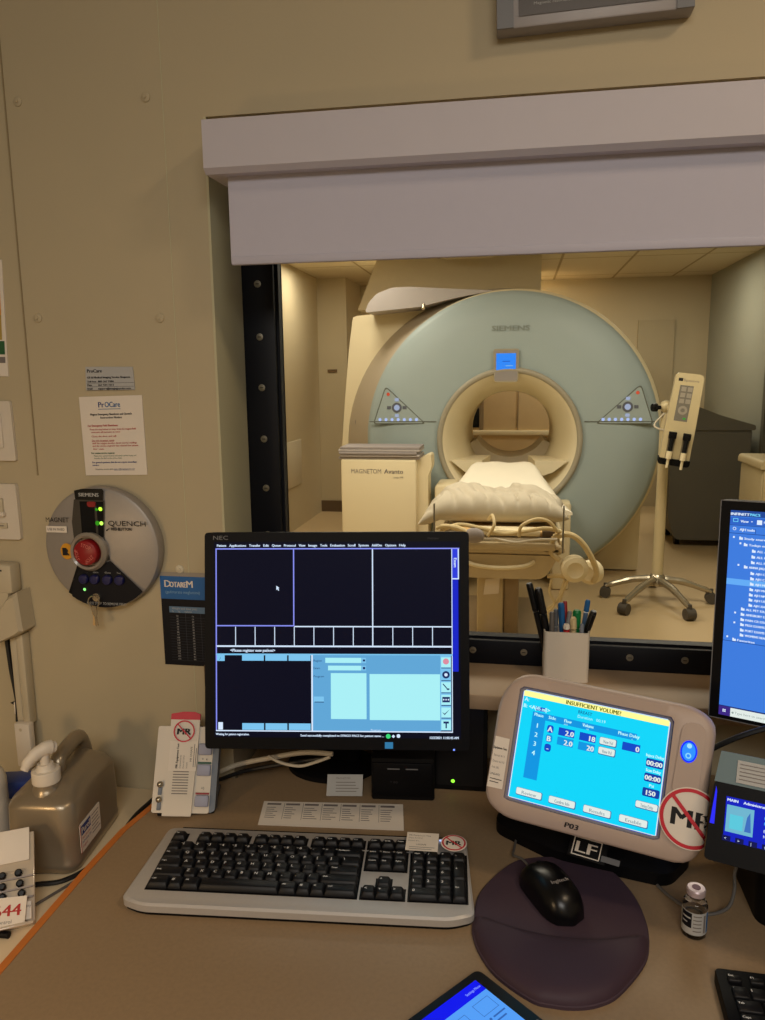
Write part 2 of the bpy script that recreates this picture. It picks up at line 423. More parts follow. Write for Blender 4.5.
def sample(poly, cx, cz, n=96):
    out = []
    for k in range(n):
        a = 2*PI*k/n; d = Vector((math.cos(a), math.sin(a))); best = 9
        for i in range(len(poly)):
            p = Vector(poly[i])-Vector((cx, cz)); q = Vector(poly[(i+1) % len(poly)])-Vector((cx, cz)); e = q-p
            den = d.x*e.y-d.y*e.x
            if abs(den) < 1e-9: continue
            t_ = (p.x*e.y-p.y*e.x)/den; u_ = (p.x*d.y-p.y*d.x)/den
            if t_ > 0 and -1e-6 <= u_ <= 1+1e-6: best = min(best, t_)
        out.append((cx+d.x*best, cz+d.y*best))
    return out
sp = sample(body, 0, GZ, 360)
m = MB()
m.loft([ring(0, GZ, .95, .40, 360, .03), [(x, .40, z) for x, z in sp], [(x, .43, z) for x, z in sp], [(x, 1.55, z) for x, z in sp], ring(0, GZ, .40, 1.55, 360)], CREAM, (False, False))
m.build('side_cover', g, angle=30)
m = MB()
m.loft([ring(0, GZ, .455, -.028, 96), ring(0, GZ, .43, .0, 96), ring(0, GZ, .375, .16, 96), ring(0, GZ, .335, .34, 96), ring(0, GZ, .325, .48, 96), ring(0, GZ, .325, 1.35, 96), ring(0, GZ, .37, 1.5, 96), ring(0, GZ, .41, 1.55, 96)], BORE, (False, False))
m.build('bore', g, angle=60)
m = MB()
pr = [(.495, -.012), (.492, -.04), (.478, -.05), (.46, -.042), (.452, -.02)]
m.loft([ring(0, GZ, r_, y_, 96) for r_, y_ in pr], RINGT, (False, False)); m.build('ring_trim', g, angle=60)
for s in (-1, 1):   # table shelf inside the funnel
    m = MB()
    m.loft([[(s*.30, -.02, .78), (s*.40, -.02, .86), (s*.18, -.02, .86), (s*.18, -.02, .74)], [(s*.20, .5, .78), (s*.27, .5, .845), (s*.14, .5, .845), (s*.14, .5, .74)]], BORE)
    m.build('table_shelf', g, recalc=True)
for s in (-1, 1): m = MB(); m.box((s*.735, -.020, 1.128), (.47, .006, .006), BLUEL); m.build('seam', g)
# status display above the bore
m = MB()
m.prism(rpoly([(-.105, .395+GZ), (-.112, .615+GZ), (.060, .615+GZ), (.055, .395+GZ)], .02), -.045, .0, RINGT)
m.rect(-.100, GZ+.405, .048, GZ+.605, FRAMEG, -.0455)
dsp = m.build('display_panel', g)
m = MB(); m.rect(-.092, GZ+.475, .038, GZ+.585, emi((44, 130, 246), 1.3), -.047); m.rect(-.03, GZ+.50, .02, GZ+.506, emi((130, 190, 255)), -.0475); m.rect(-.05, GZ+.53, .0, GZ+.535, emi((20, 80, 200)), -.0475)
m.build('display_screen', dsp)
m = MB(); m.text('SIEMENS', .0, GZ+.735, .034, mat('emblem_grey', (136, 146, 142), .4), -.020, 'C', w=.25, bold=.002); m.build('brand_lettering', g)
for s in (-1, 1):
    base = rpoly([(-.855, 1.375), (-.945, 1.112), (-.575, 1.112)], [.03, .02, .02], 4)
    base = [(x+.03*math.sin(max(0, min(1, (1.375-z)/.26))*PI)*(1 if x > -.80 else 0), z) for x, z in base]
    P = [(s*x, z) for x, z in base]; c = (s*-.79, 1.2)
    m = MB(); m.prism(P, -.021, -.004, BLUEL); Q = [((x-c[0])*.94+c[0], (z-c[1])*.94+c[1]) for x, z in P]; m.poly(Q, BLUEG, -.0218)
    cp = m.build('control_panel', g, recalc=True)
    b = MB(); cx, cz = s*.775, 1.225
    gl = emi((176, 190, 226), .9)
    b.disc(cx, cz, .035, mat('pad_ring', (96, 100, 112), .4), -.0235); b.disc(cx, cz, .02, gl, -.0245)
    for k in range(4):
        a = k*PI/2; b.rect(cx+.055*math.cos(a)-.014, cz+.055*math.sin(a)-.011, cx+.055*math.cos(a)+.014, cz+.055*math.sin(a)+.011, gl if k % 2 else mat('pad_ring', (96, 100, 112)), -.0235)
    b.build('control_dial', cp)
    for k in range(7): b = MB(); b.disc(s*-.0+(-.895+k*.043 if s < 0 else .62+k*.04), 1.142, .011, emi((176, 196, 255), 1.1), -.0235, 10); b.build('lit_button', cp)
    b = MB(); b.disc(s*.835, 1.318, .012, emi((230, 90, 60), .8), -.0235, 10); b.build('red_button', cp)
cap = rpoly([(-1.017, 1.885), (-.992, 1.95), (-.932, 2.012), (-.822, 2.05), (-.70, 2.052), (-.47, 2.035), (-.12, 2.01), (-.40, 1.965), (-.63, 1.915)], .02, 3)
m = MB(); m.prism(cap, .10, .39, CAPG, .0); m.build('top_flap', g, recalc=True)
m = MB(); m.cyl((-.60, .10, 1.93), (-.60, .08, 1.90), .012, .012, STEEL, 10); m.build('flap_latch', g)
cr_o = [(.324*math.cos(R(a)), GZ+.324*math.sin(R(a))) for a in range(196, 345, 4)]
cr_i = [(.300*math.cos(R(a)), GZ+.085+.285*math.sin(R(a))) for a in range(210, 331, 4)]
m = MB(); m.prism(cr_o+cr_i[::-1], .80, 1.30, mat('cradle_grey', (214, 204, 188), .5)); m.build('bore_cradle', g, recalc=True)
# foot housing
m = MB(); m.box2((-.475, -.36, 0), (-.33, -.03, .73), CREAM, .02); m.build('dock_housing', g); m = MB(); m.box2((.30, -.20, 0), (.42, -.03, .60), CREAM, .02); m.build('dock_housing', g)

# ------------------------------------------------------------------ side cabinet with lettering
c = thing('equipment_cabinet', 'cream front housing lettered along its top, left of the patient table', 'cabinet', (-.89, 5.04, 0))
m = MB(); m.box2((-.25, -.14, 0), (.25, .12, .905), CREAM, .012); m.build('body', c)
m = MB(); m.text('MAGNETOM', -.18, .815, .03, INKG, -.1412, 'L', w=.20); m.text('Avanto', .04, .815, .03, INKG, -.1412, 'L', w=.125, bold=.001); m.text('syngo MR', .10, .785, .012, INKG, -.1412); m.build('lettering', c)
m = MB(); m.prism(rpoly([(.245, .0), (.245, .90), (.34, .945), (.345, .85), (.32, .80), (.325, .0)], [.001, .01, .03, .03, .02, .001]), -.08, .10, CREAM); m.build('side_handle', c, recalc=True)
for k in range(5):
    o = MB(); a = (.006*math.sin(k*2.1), .01*math.cos(k*1.7))
    o.box((-.888+a[0], 5.03+a[1], .905+.009+k*.0165), (.54-.012*(k % 3), .25, .0155), (GREYSH, CAPG)[k % 2], .004)
    o = o.build('folded_sheet', loc=None)
    tag(o, ('bottom grey folded sheet in the stack on the lettered cabinet', 'second grey folded sheet from the bottom on lettered cabinet', 'middle grey folded sheet of five on lettered cabinet', 'second grey folded sheet from the top on lettered cabinet', 'top grey folded sheet in the stack on lettered cabinet')[k], 'sheet', 'grey sheets stacked on the cabinet')

# ------------------------------------------------------------------ patient table
tb = thing('patient_table', 'cream MRI patient table with rounded end, in front of the scanner bore', 'patient table', (-.075, 3.7, 0))
m = MB(); m.box2((-.30, 0, .575), (.30, 1.25, .63), TABLE, .018, 3); m.box2((-.27, -.02, .60), (.27, .02, .64), TABLE, .012); m.build('table_top', tb)
m = MB(); m.prism(rpoly([(-.285, .575), (.285, .575), (.22, .455), (-.22, .455)], [.01, .01, .05, .05]), .0, 1.2, TABLE); m.build('end_panel', tb, recalc=True)
m = MB(); m.tube([(-.17, -.004, .545), (-.12, -.022, .525), (0, -.03, .515), (.12, -.022, .525), (.17, -.004, .545)], .011, CREAM, 10, smooth=6); m.build('handle', tb)
m = MB(); m.box2((-.12, .28, .04), (.02, .9, .47), TABLE, .02); m.box2((.02, .30, .04), (.10, .88, .47), TABLED, .015); m.build('column', tb)  # right half in darker tan: side shading painted into the colour
m = MB(); m.box2((-.24, .2, 0), (.24, 1.1, .05), TABLED, .02); m.build('base', tb)
m = MB(); m.poly([(-.085, .29), (-.005, .30), (.0, .385), (-.075, .375)], PAPER, .272); m.build('paper_tag', tb)
m = MB(); 
for s in (-1, 1): m.box2((s*.30-.012, .02, .60), (s*.30+.012, 1.2, .65), CREAM, .008)
m.build('side_rail', tb)
def world_thing(name, mb, label, cat, group=None, **k):
    return tag(mb.build(name, **k), label, cat, group)
m = MB(); m.box2((-.345, 3.70, .632), (.195, 4.9, .662), LINEN, .012, 3)
world_thing('table_pad', m, 'thin pale mattress pad lying on the patient table', 'pad')
m = MB(); m.box2((-.28, 3.72, .663), (.20, 4.3, .69), COILT, .01, 2); m.box2((-.20, 3.70, .668), (.12, 3.80, .699), CREAM, .008); m.box2((.13, 3.705, .664), (.19, 3.78, .696), mat('coil_socket_dark', (70, 52, 30), .5), .004)
world_thing('imaging_coil', m, 'flat tan imaging coil board under the pillow on the patient table', 'coil')
def soft(name, c, w, d, h, m_, wr, seed, label, cat, pinch=.25, ex=2.6, tilt=0, sag=0):
    nx, ny = 90, 60; mb = MB(); vs = []; fs = []
    for side in (1, -1):
        for j in range(ny+1):
            for i in range(nx+1):
                u = -1+2*i/nx; v = -1+2*j/ny
                k = max(0, (1-abs(u)**ex))*max(0, (1-abs(v)**ex)); hh = h*(k**.5)
                px = u*w/2*(1-pinch*.22*(1-abs(v)**2)*abs(u)**3); py = v*d/2*(1-pinch*.22*(1-abs(u)**2)*abs(v)**3)
                fr_ = (1-min(1, abs(noise.noise(Vector((px*13+seed+py*5, py*4-px*2, side))))*3.2))**2; n_ = noise.noise(Vector((px*6+seed, py*8, side*3+seed)))*wr*.55*(.3+k)-fr_*.024*(.25+k**.5*.75)+noise.noise(Vector((px*30, py*22, seed)))*.006*k
                z = (hh*.62+n_) if side > 0 else -hh*.38
                if k <= 0: z = 0
                z -= sag*max(0, abs(u)-.72)*(1.0 if u < 0 else .3)
                vs.append((px, py, z+tilt*v))
    N = (nx+1)*(ny+1)
    for sd in range(2):
        for j in range(ny):
            for i in range(nx):
                a = sd*N+j*(nx+1)+i; f = (a, a+1, a+nx+2, a+nx+1); fs.append(f if sd == 0 else f[::-1])
    mb.M = Matrix.Translation(c); mb.raw(vs, fs, m_)
    bmesh.ops.remove_doubles(mb.bm, verts=mb.bm.verts[:], dist=1e-5)
    return tag(mb.build(name, angle=80), label, cat)
soft('pillow', (-.115, 4.02, .760), .75, .46, .165, LINEN, .05, 3.3, 'plump wrinkled white pillow lying across the end of the patient table', 'pillow', ex=4.2, sag=.22)
mb = MB()   # wedge cushion under a white sheet
nx, ny = 30, 24; top = []; vs = []; fs = []
for j in range(ny+1):
    for i in range(nx+1):
        u = i/nx; v = j/ny; y = 4.34+.86*v
        w_ = .40-.165*v; x = -.085+(u-.5)*2*w_
        e = min(1, min(u, 1-u)*9)**.5; zt = .70+.165*min(1, v*1.15)
        vs.append((x, y, .665+(zt-.665)*(.35+.65*e)+noise.noise(Vector((x*12, y*9, 2)))*.008*e))
vb = [(x, y, .664) for x, y, z in vs]; N = len(vs)
for j in range(ny):
    for i in range(nx):
        a = j*(nx+1)+i; fs += [(a, a+1, a+nx+2, a+nx+1), (N+a+nx+1, N+a+nx+2, N+a+1, N+a)]
bd = [i for i in range(nx)]+[nx+j*(nx+1) for j in range(ny)]+[N-1-i for i in range(nx)]+[(ny-j)*(nx+1) for j in range(ny)]
for i in range(len(bd)): p, q = bd[i], bd[(i+1) % len(bd)]; fs.append((q, p, N+p, N+q))
mb.raw(vs+vb, fs, LINEN2); world_thing('wedge_cushion', mb, 'white sheet-covered wedge cushion behind the pillow at the bore mouth', 'cushion', angle=60)
# cables and tubing on the table
m = MB(); m.tube([(-.36, 3.69, .69), (-.27, 3.675, .725), (-.16, 3.67, .71), (-.06, 3.675, .685), (.05, 3.68, .70), (.15, 3.68, .715), (.24, 3.69, .69)], .010, CABLEB, 8, smooth=8)
world_thing('coil_cable', m, 'beige coil cable draped along the front edge of the patient table', 'cable')
m = MB(); m.tube([(-.13, 3.66, .675), (-.10, 3.655, .73), (-.11, 3.70, .77), (-.13, 3.76, .74)], .008, CABLEB, 8, smooth=8)
m.tube([(.02, 3.66, .675), (.03, 3.65, .73), (.10, 3.65, .765), (.16, 3.66, .75), (.20, 3.67, .70)], .008, CABLEB, 8, smooth=8)
world_thing('tubing_loop', m, 'pale looped tubing bent up in front of the pillow', 'tubing')
m = MB(); m.tube([(-.10, 3.66, .665), (.0, 3.65, .65), (.1, 3.66, .662), (.2, 3.66, .668)], .006, CABLEW, 8, smooth=8)
world_thing('white_lead', m, 'thin white lead lying across front of the patient table', 'cable')
t = thing('coil_paddle', 'grey oval paddle on a beige lead at the left front of the patient table', 'paddle', (-.20, 3.655, .632))
m = MB(); m.sphere((.005, .0, .045), (.05, .022, .038), GREYSH); m.build('paddle_head', t)
m = MB(); m.tube([(-.02, .0, .055), (-.08, .01, .078), (-.14, .015, .085), (-.18, .03, .07)], [.012, .015, .012, .008], CABLEB, 10, smooth=6); m.build('grip', t)
for x, y, l in ((-.39, 3.66, 'thin upright rod at the left front corner of the patient table'), (.225, 3.66, 'thin upright rod at the right front corner of the patient table')):
    m = MB(INV[tb]); m.cyl((x, y, .60), (x, y, .83), .005, .004, mat('rod_grey', (110, 104, 90), .4), 8); m.box((x, y+.022, .61), (.02, .05, .02), TABLE, .004)
    m.box((x*.8, y+.05, .60), (abs(x)*.4, .02, .02), TABLE, .004); m.build('upright_rod', tb)
h = thing('headphones', 'cream headphones with round ear cups hanging at the table corner', 'headphones', (.305, 3.70, .50))
m = MB(); m.tube([(-.12, 0, .17), (-.05, -.03, .19), (.01, -.03, .15), (.06, -.02, .07), (.085, 0, .0), (.07, 0, -.05)], .014, CABLEB, 10, smooth=8); m.tube([(-.12, 0, .17), (-.135, .0, .10), (-.09, -.02, .06)], .012, CABLEB, 10, smooth=6); m.build('headband', h)
for (x, y, z, a, rr) in ((-.02, -.03, .02, .1, .065), (.055, .045, -.012, -.6, .06)):
    m = MB(Matrix.Translation((x, y, z)) @ Matrix.Rotation(a, 4, 'Z') @ Matrix.Rotation(PI/2, 4, 'X'))
    m.lathe([(rr*.8, -.045), (rr, -.035), (rr, 0), (rr*.92, .015), (rr*.6, .022), (rr*.5, .018)], CREAM, 28); m.build('ear_cup', h)
m = MB()
m.M = Matrix.Translation((-.04, 0, 0))
m.tube([(.22, 3.70, .46), (.21, 3.69, .40), (.235, 3.68, .34), (.19, 3.68, .29)], .006, CABLEB, 8, smooth=8)
m.tube([(.28, 3.70, .46), (.25, 3.69, .36), (.20, 3.69, .30), (.22, 3.70, .20)], .006, CABLEB, 8, smooth=8)
m.tube([(.30, 3.70, .47), (.265, 3.69, .38), (.25, 3.69, .27)], .008, CABLEB, 8, smooth=8)
m.tube([(.2, 3.72, .47), (.26, 3.71, .475), (.33, 3.70, .46)], .012, CABLEB, 8, smooth=6)
world_thing('hanging_tubes', m, 'pale tubes dangling below the headphones at the table corner', 'tubing')

# ------------------------------------------------------------------ injector stand
PX, PY = .90, 4.98
t = thing('injector_stand', 'cream floor-standing injector pole on a five-legged silver caster base', 'injector stand', (PX, PY, 0))
m = MB(); m.lathe([(.034, .15), (.033, .5), (.031, 1.16), (.028, 1.19), (.018, 1.20), (.018, 1.24)], POLE, 24); m.build('pole', t)
m = MB(); m.lathe([(.06, .11), (.06, .14), (.045, .17), (.036, .18)], STEEL, 24); m.build('hub', t)
feet = [(.589, 5.03), (.66, 4.66), (1.025, 4.60), (1.23, 4.97), (.93, 5.32)]
for (fx, fy) in feet:
    d = Vector((fx-PX, fy-PY, 0)); L = d.length; d /= L
    m = MB(); m.tube([d*.03+Vector((0, 0, .145)), d*L*.45+Vector((0, 0, .135)), d*L*.8+Vector((0, 0, .10)), d*L+Vector((0, 0, .075))], [.026, .022, .019, .016], STEEL, 10, smooth=5)
    lg = m.build('leg', t)
    n_ = Vector((-d.y, d.x, 0)); p = d*L+Vector((0, 0, .036))
    m = MB(); m.cyl(p-n_*.028, p+n_*.028, .035, .035, CASTER, 20); m.cyl(p+Vector((0, 0, .03)), p+Vector((0, 0, .06)), .012, .012, CASTER, 10); m.build('caster', lg)
hd = Matrix.Translation((.965-PX, 4.84-PY, 1.17)) @ Matrix.Rotation(R(-8), 4, 'Z') @ Matrix.Rotation(R(7.5), 4, 'Y')
m = MB(hd); m.prism(rpoly([(-.078, .27), (.078, .27), (.085, -.05), (.085, -.235), (-.085, -.235), (-.085, -.05)], [.03, .03, .2, .005, .005, .2]), -.06, .06, POLE)
m.prism([(-.082, -.235), (-.082, -.07), (-.03, -.07), (-.03, -.235)], -.075, -.055, POLE)
hb = m.build('injector_head', t, recalc=True)
m = MB(hd); m.rect(-.045, -.01, .03, .20, mat('keypad_grey', (120, 114, 104), .5), -.0605)
for (a, b_) in ((-.035, .165), (0, .165), (-.035, .13), (0, .13), (-.035, .095), (0, .095)): m.rect(a, b_, a+.027, b_+.026, mat('keypad_key', (158, 150, 136), .5), -.062)
m.disc(-.006, .055, .026, mat('keypad_key', (158, 150, 136)), -.062); m.disc(-.006, .055, .012, mat('keypad_grey', (120, 114, 104)), -.063); m.rect(.004, .003, .018, .012, emi((60, 190, 60), .9), -.062)
m.build('keypad', hb)
m = MB(hd); m.rect(-.06, .222, -.035, .24, INK, -.0605); m.text('Spectris', -.03, .223, .014, INKG, -.0605, w=.085); m.build('lettering', hb)
for x in (-.035, .045):
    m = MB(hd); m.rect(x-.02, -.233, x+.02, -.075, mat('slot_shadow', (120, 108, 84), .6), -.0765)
    m.box2((x-.02, -.095, -.0) if 0 else (x-.022, -.10, -.115), (x+.022, -.07, -.075), DARK, .003); m.cyl((x, -.088, -.205), (x, -.088, -.115), .013, .013, DARKM, 12)
    m.cyl((x, -.09, -.19), (x, -.09, -.235), .017, .017, CREAM, 12); m.cyl((x, -.09, -.235), (x, -.09, -.29), .008, .008, CREAM, 10)
    m.build('syringe', hb)
m = MB(hd); m.prism(rpoly([(-.09, -.275), (.09, -.275), (.09, -.235), (-.09, -.235)], [.03, .03, .001, .001]), -.072, .05, DARK); m.build('syringe_cradle', hb, recalc=True)
m = MB(); m.cyl((-.005, 0, 1.24), (.07, -.08, 1.215), .024, .022, POLE, 16); m.sphere((0, 0, 1.24), .038, POLE); m.build('pivot_arm', t)
m = MB(); m.cyl((-.035, -.01, 1.235), (-.06, -.02, 1.235), .012, .012, DARK, 12); m.cyl((-.06, -.02, 1.235), (-.085, -.03, 1.235), .026, .024, DARK, 16); m.build('clamp_knob', t)
m = MB(); m.tube([(-.01, -.02, 1.20), (-.07, -.04, 1.13), (-.02, -.06, 1.10), (.05, -.06, 1.11)], .006, CABLEW, 8, smooth=8); m.build('cord', t)

# ------------------------------------------------------------------ bin, cart, cabinet behind the bore
t = thing('waste_bin', 'large dark grey lidded bin behind the injector stand', 'bin', (1.58, 6.95, 0))
m = MB(); m.prism(rpoly([(-.25, .06), (.27, .06), (.30, .98), (-.32, .98), (-.32, .25)], [.03, .03, .02, .02, .05]), -.3, .3, BIN); m.build('body', t, recalc=True)
m = MB(); m.prism(rpoly([(-.33, .98), (.32, .98), (.32, 1.02), (.05, 1.10), (-.20, 1.20), (-.33, 1.16)], .02), -.32, .32, BIN); m.build('lid', t, recalc=True)
for x in (-.22, .22):
    m = MB(); m.cyl((x-.02, -.2, .035), (x+.02, -.2, .035), .035, .035, DARK, 16); m.cyl((x-.02, .2, .035), (x+.02, .2, .035), .035, .035, DARK, 16); m.build('wheel', t)
t = thing('drawer_cart', 'cream plastic drawer cart with scooped handles at the right edge', 'cart', (1.745, 5.45, 0))
m = MB(); m.box2((-.20, -.24, .06), (.20, .24, .83), POLE, .02); m.build('body', t)
m = MB(); m.prism(rpoly([(-.215, .83), (.215, .83), (.21, .88), (-.21, .885)], [.01, .01, .03, .03]), -.265, .26, POLE); m.build('top', t, recalc=True)
for k, (z0, z1) in enumerate(((.60, .82), (.38, .59), (.10, .37))):
    m = MB(); m.box2((-.19, -.262, z0), (.19, -.238, z1), POLE, .008)
    d = m.build('drawer', t)
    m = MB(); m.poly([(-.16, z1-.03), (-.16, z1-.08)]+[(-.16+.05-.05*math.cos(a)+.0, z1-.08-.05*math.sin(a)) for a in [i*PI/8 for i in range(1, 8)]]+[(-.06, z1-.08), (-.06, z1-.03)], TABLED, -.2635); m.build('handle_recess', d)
for x in (-.16, .16):
    for y in (-.19, .19):
        m = MB(); m.sphere((x, y, .032), .032, CASTER, n=14); m.build('caster', t)
t = thing('storage_cabinet', 'tan cupboard with a pale rail seen through the scanner bore', 'cabinet', (-.05, 8.42, 0))
m = MB(); m.box2((-.8, -.25, 0), (.8, .32, 1.9), mat('cupboard_tan', (206, 180, 136), .6), .01); m.build('body', t)
m = MB(); m.box2((-.8, -.28, .82), (.8, -.25, .87), CREAM, .006); m.build('rail', t)
m = MB(); m.box2((-.34, -.262, .875), (-.30, -.25, 1.85), TABLED); m.box2((.05, -.262, .875), (.06, -.25, 1.85), TABLED); m.build('stile', t)
m = MB(); m.box2((-.43, -.265, .90), (-.345, -.25, 1.10), DARKM); m.build('dark_opening', t)
# ================================================================== CONTROL DESK
def ray(x, y): return fw+cr*((x-382.5)/FPX)-cu*((y-510)/FPX)
def on(x, y, z): d = ray(x, y); return Vector((0, 0, CZ))+d*((z-CZ)/d.z)       # point of a horizontal surface seen at a photo position
def ony(x, y, Y): d = ray(x, y); return Vector((0, 0, CZ))+d*(Y/d.y)
DZ, KZ = .75, .715
t = thing('desk', 'brown speckled laminate desk with an orange wood edge under the keyboard', 'desk', (.3, .8, 0))
T = INV[t]
edge = [(-.587, .30), (-.589, .90), (-.586, 1.0), (-.572, 1.075), (-.545, 1.177)]
m = MB(T @ Matrix.Translation((0, 0, 0)))
pts = edge+[(WL+.006, 1.177), (WL+.006, 1.315), (1.09, 1.315), (1.09, .30)]
m.loft([[(x, y, .7165) for x, y in pts], [(x, y, DZ) for x, y in pts]], DESK); m.build('top', t, recalc=True)
m = MB(T)
out = [(x-.010, y) for x, y in edge]
P = [(x+.0005, y) for x, y in edge]+out[::-1]
m.loft([[(x, y, .7165) for x, y in P], [(x, y, DZ+.0008) for x, y in P]], WOOD); m.build('edge_band', t, recalc=True)
m = MB(T); m.box2((-.50, .45, 0), (-.47, 1.17, .7165), DESK); m.box2((1.03, .45, 0), (1.06, 1.17, .7165), DESK); m.build('side_panel', t)
t = thing('side_counter', 'low cream counter top along the left wall beside the brown desk', 'counter', (-1.05, .8, 0))
T = INV[t]
m = MB(T); m.box2((-1.65, .2, KZ-.03), (-.535, 1.178, KZ), COUNTER, .003); m.build('top', t)
m = MB(T); m.box2((-1.62, .25, 0), (-.56, 1.178, KZ-.03), COUNTER); m.build('cupboard', t)

# ------------------------------------------------------------------ NEC monitor
t = thing('monitor', 'black square monitor showing empty dark image tiles above a light blue form', 'monitor', (-.30, 1.235, DZ), R(7.8))
PM = INV[t] @ panelM((-.256, 1.048, 1.058), R(7.758), R(10.185))
m = MB(PM)
m.prism(rpoly([(-.195, -.1597), (.195, -.1597), (.195, .1597), (-.195, .1597)], .006, 4), 0, .03, DARK, 0)
m.prism(rpoly([(-.15, -.12), (.15, -.12), (.13, .12), (-.13, .12)], .02, 4), .028, .058, DARKM)
case = m.build('casing', t, recalc=True)
m = MB(PM); m.text('NEC', -.182, .149, .006, FRAMEG2, -.0004, w=.022); m.text('MultiSync', .135, .149, .003, mat('faint_text', (46, 44, 46)), -.0004); m.build('brand_lettering', case)
m = MB(PM); m.disc(.172, -.1585+.0, .0015, emi((120, 150, 255), 1.4), -.0005, 10); m.build('power_light', case)
m = MB(PM); m.rect(.071, -.1575, .083, -.148, emi((60, 140, 190), .7), -.0005); m.build('blue_sticker', case)  # sticker drawn glowing; brightness is put into its material, no lamp
def X(c): return (c-376)*.000576
def Z(c): return (309-c)*.0005755
WHT = emi((214, 232, 255), 1.0); NAVB = emi((5, 7, 26), 1.0); BLK = emi((2, 5, 18)); VIO = emi((132, 140, 236), 1.1); LBL = emi((124, 196, 238), 1.0); CYN = emi((170, 240, 246), 1.0); BLU = emi((20, 34, 190), 1.1); MIDB = emi((96, 166, 214)); DKB = emi((24, 44, 96))
m = MB(PM); y = -.0005
def r2(x0, y0, x1, y1, mt, k): m.rect(X(x0), Z(y1), X(x1), Z(y0), mt, y-k*.00015)
r2(62, 56, 692, 556, NAVB, 0)
mx_ = (70, 102, 153, 190, 212, 243, 281, 306, 336, 362, 407, 434, 468, 502, 538, 562)
for i_, w_ in enumerate('Patient Applications Transfer Edit Queue Protocol View Image Tools Evaluation Scroll System AddOns Options Help'.split()):
    m.text(w_, X(mx_[i_]), Z(68), .0036, WHT, y-.0004, w=(X(mx_[i_+1]-8)-X(mx_[i_])), bold=.0002)
r2(66, 72, 690, 75, VIO, 1)
r2(66, 72, 69, 540, VIO, 1)
r2(670, 75, 672, 540, WHT, 1)
r2(266, 75, 269, 270, VIO, 1); r2(468, 75, 471, 325, WHT, 1)
r2(66, 269, 269, 272, VIO, 2); r2(269, 271, 672, 274, WHT, 1)
for k in range(1, 12):
    if k != 8: r2(66+k*50.4, 273, 68+k*50.4, 322, WHT, 1)
r2(66, 321, 672, 325, WHT, 1)
r2(672, 78, 687, 386, BLU, 1); r2(672, 75, 688, 150, emi((44, 60, 220)), 2); r2(686, 75, 689, 152, WHT, 3); r2(672, 149, 689, 152, WHT, 3)
MM = m.M; m.M = PM @ Matrix.Translation((X(676), 0, Z(98))) @ Matrix.Rotation(PI/2, 4, 'Y'); m.text('Exam', 0, 0, .0045, WHT, y-.0007, bold=.0002); m.M = MM
m.text('<Please register new patient>', X(104), Z(337), .0042, WHT, y-.0004, w=X(219)-X(104), bold=.0004)
r2(66, 342, 672, 346, LBL, 1); r2(314, 345, 641, 540, MIDB, 1); r2(312, 345, 316, 540, WHT, 2); r2(641, 345, 668, 536, LBL, 1)
r2(69, 346, 89, 361, LBL, 2); m.text('/', X(76), Z(358), .004, DKB, y-.0006)
for x0, x1 in ((134, 190), (194, 250), (254, 310)): r2(x0, 344, x1, 360, LBL, 2); r2(x0, 520, x1, 537, LBL, 2)
r2(72, 518, 84, 537, WHT, 2); r2(66, 538, 672, 541, WHT, 2)
r2(348, 352, 440, 365, CYN, 2); r2(441, 352, 452, 365, LBL, 2); r2(355, 372, 440, 384, CYN, 2); r2(441, 372, 452, 384, LBL, 2)
for a in (442, 442): pass
r2(444, 356, 450, 361, DKB, 3); r2(444, 375, 450, 381, DKB, 3)
m.text('Region', X(318), Z(362), .0032, DKB, y-.0005); m.text('Exam', X(318), Z(381), .0032, DKB, y-.0005); m.text('Program', X(318), Z(402), .0032, DKB, y-.0005)
r2(362, 391, 453, 508, CYN, 2); r2(461, 393, 640, 510, CYN, 2); r2(318, 451, 344, 466, LBL, 2); r2(320, 464, 344, 466, DKB, 3)
m.text('Program', X(464), Z(538), .003, WHT, y-.0005)
for k, yy in enumerate((350, 382, 413, 445, 477, 509)):
    r2(643, yy, 667, yy+25, CYN if k != 1 else LBL, 3); r2(643, yy+26, 667, yy+28, DKB, 3)
    cx, cz = X(655), Z(yy+12)
    if k == 0: m.disc(cx, cz+.001, .0045, emi((220, 140, 160)), y-.0007, 14)
    if k == 1: m.disc(cx, cz, .0055, DKB, y-.0007, 14); m.disc(cx, cz, .0025, WHT, y-.0008, 10)
    if k == 2: m.poly([(cx-.005, cz+.004), (cx-.004, cz+.005), (cx+.004, cz-.004), (cx+.003, cz-.005)], DKB, y-.0007); m.rect(cx+.001, cz-.004, cx+.005, cz-.002, DKB, y-.0007)
    if k == 3: m.rect(cx-.0055, cz-.004, cx+.0055, cz+.004, DKB, y-.0007); [m.rect(cx-.0045+i*.0035, cz-.001, cx-.0025+i*.0035, cz+.001, WHT, y-.0008) for i in range(3)]
    if k == 4: m.poly([(cx-.006, cz), (cx-.002, cz-.004), (cx+.006, cz+.005), (cx-.002, cz-.002)], DKB, y-.0007)
    if k == 5: m.rect(cx-.001, cz-.005, cx+.001, cz+.005, DKB, y-.0007); m.rect(cx-.004, cz+.002, cx+.004, cz+.005, DKB, y-.0007)
m.text('Waiting for patient registration.', X(66), Z(551), .0032, WHT, y-.0004, w=X(152)-X(66), bold=.0002)
m.text('Send successfully completed to SYNGO PACS for patient name ...', X(284), Z(553), .0032, WHT, y-.0004, w=X(497)-X(284), bold=.0002)
m.disc(X(508), Z(551), .0035, emi((60, 220, 120)), y-.0005, 12); m.disc(X(521), Z(551), .0026, WHT, y-.0005, 4); m.disc(X(534), Z(550), .0028, WHT, y-.0005, 10)
m.text('12/2/2021 11:05:45 AM', X(614), Z(557), .0035, WHT, y-.0004, w=X(686)-X(614), bold=.0003)
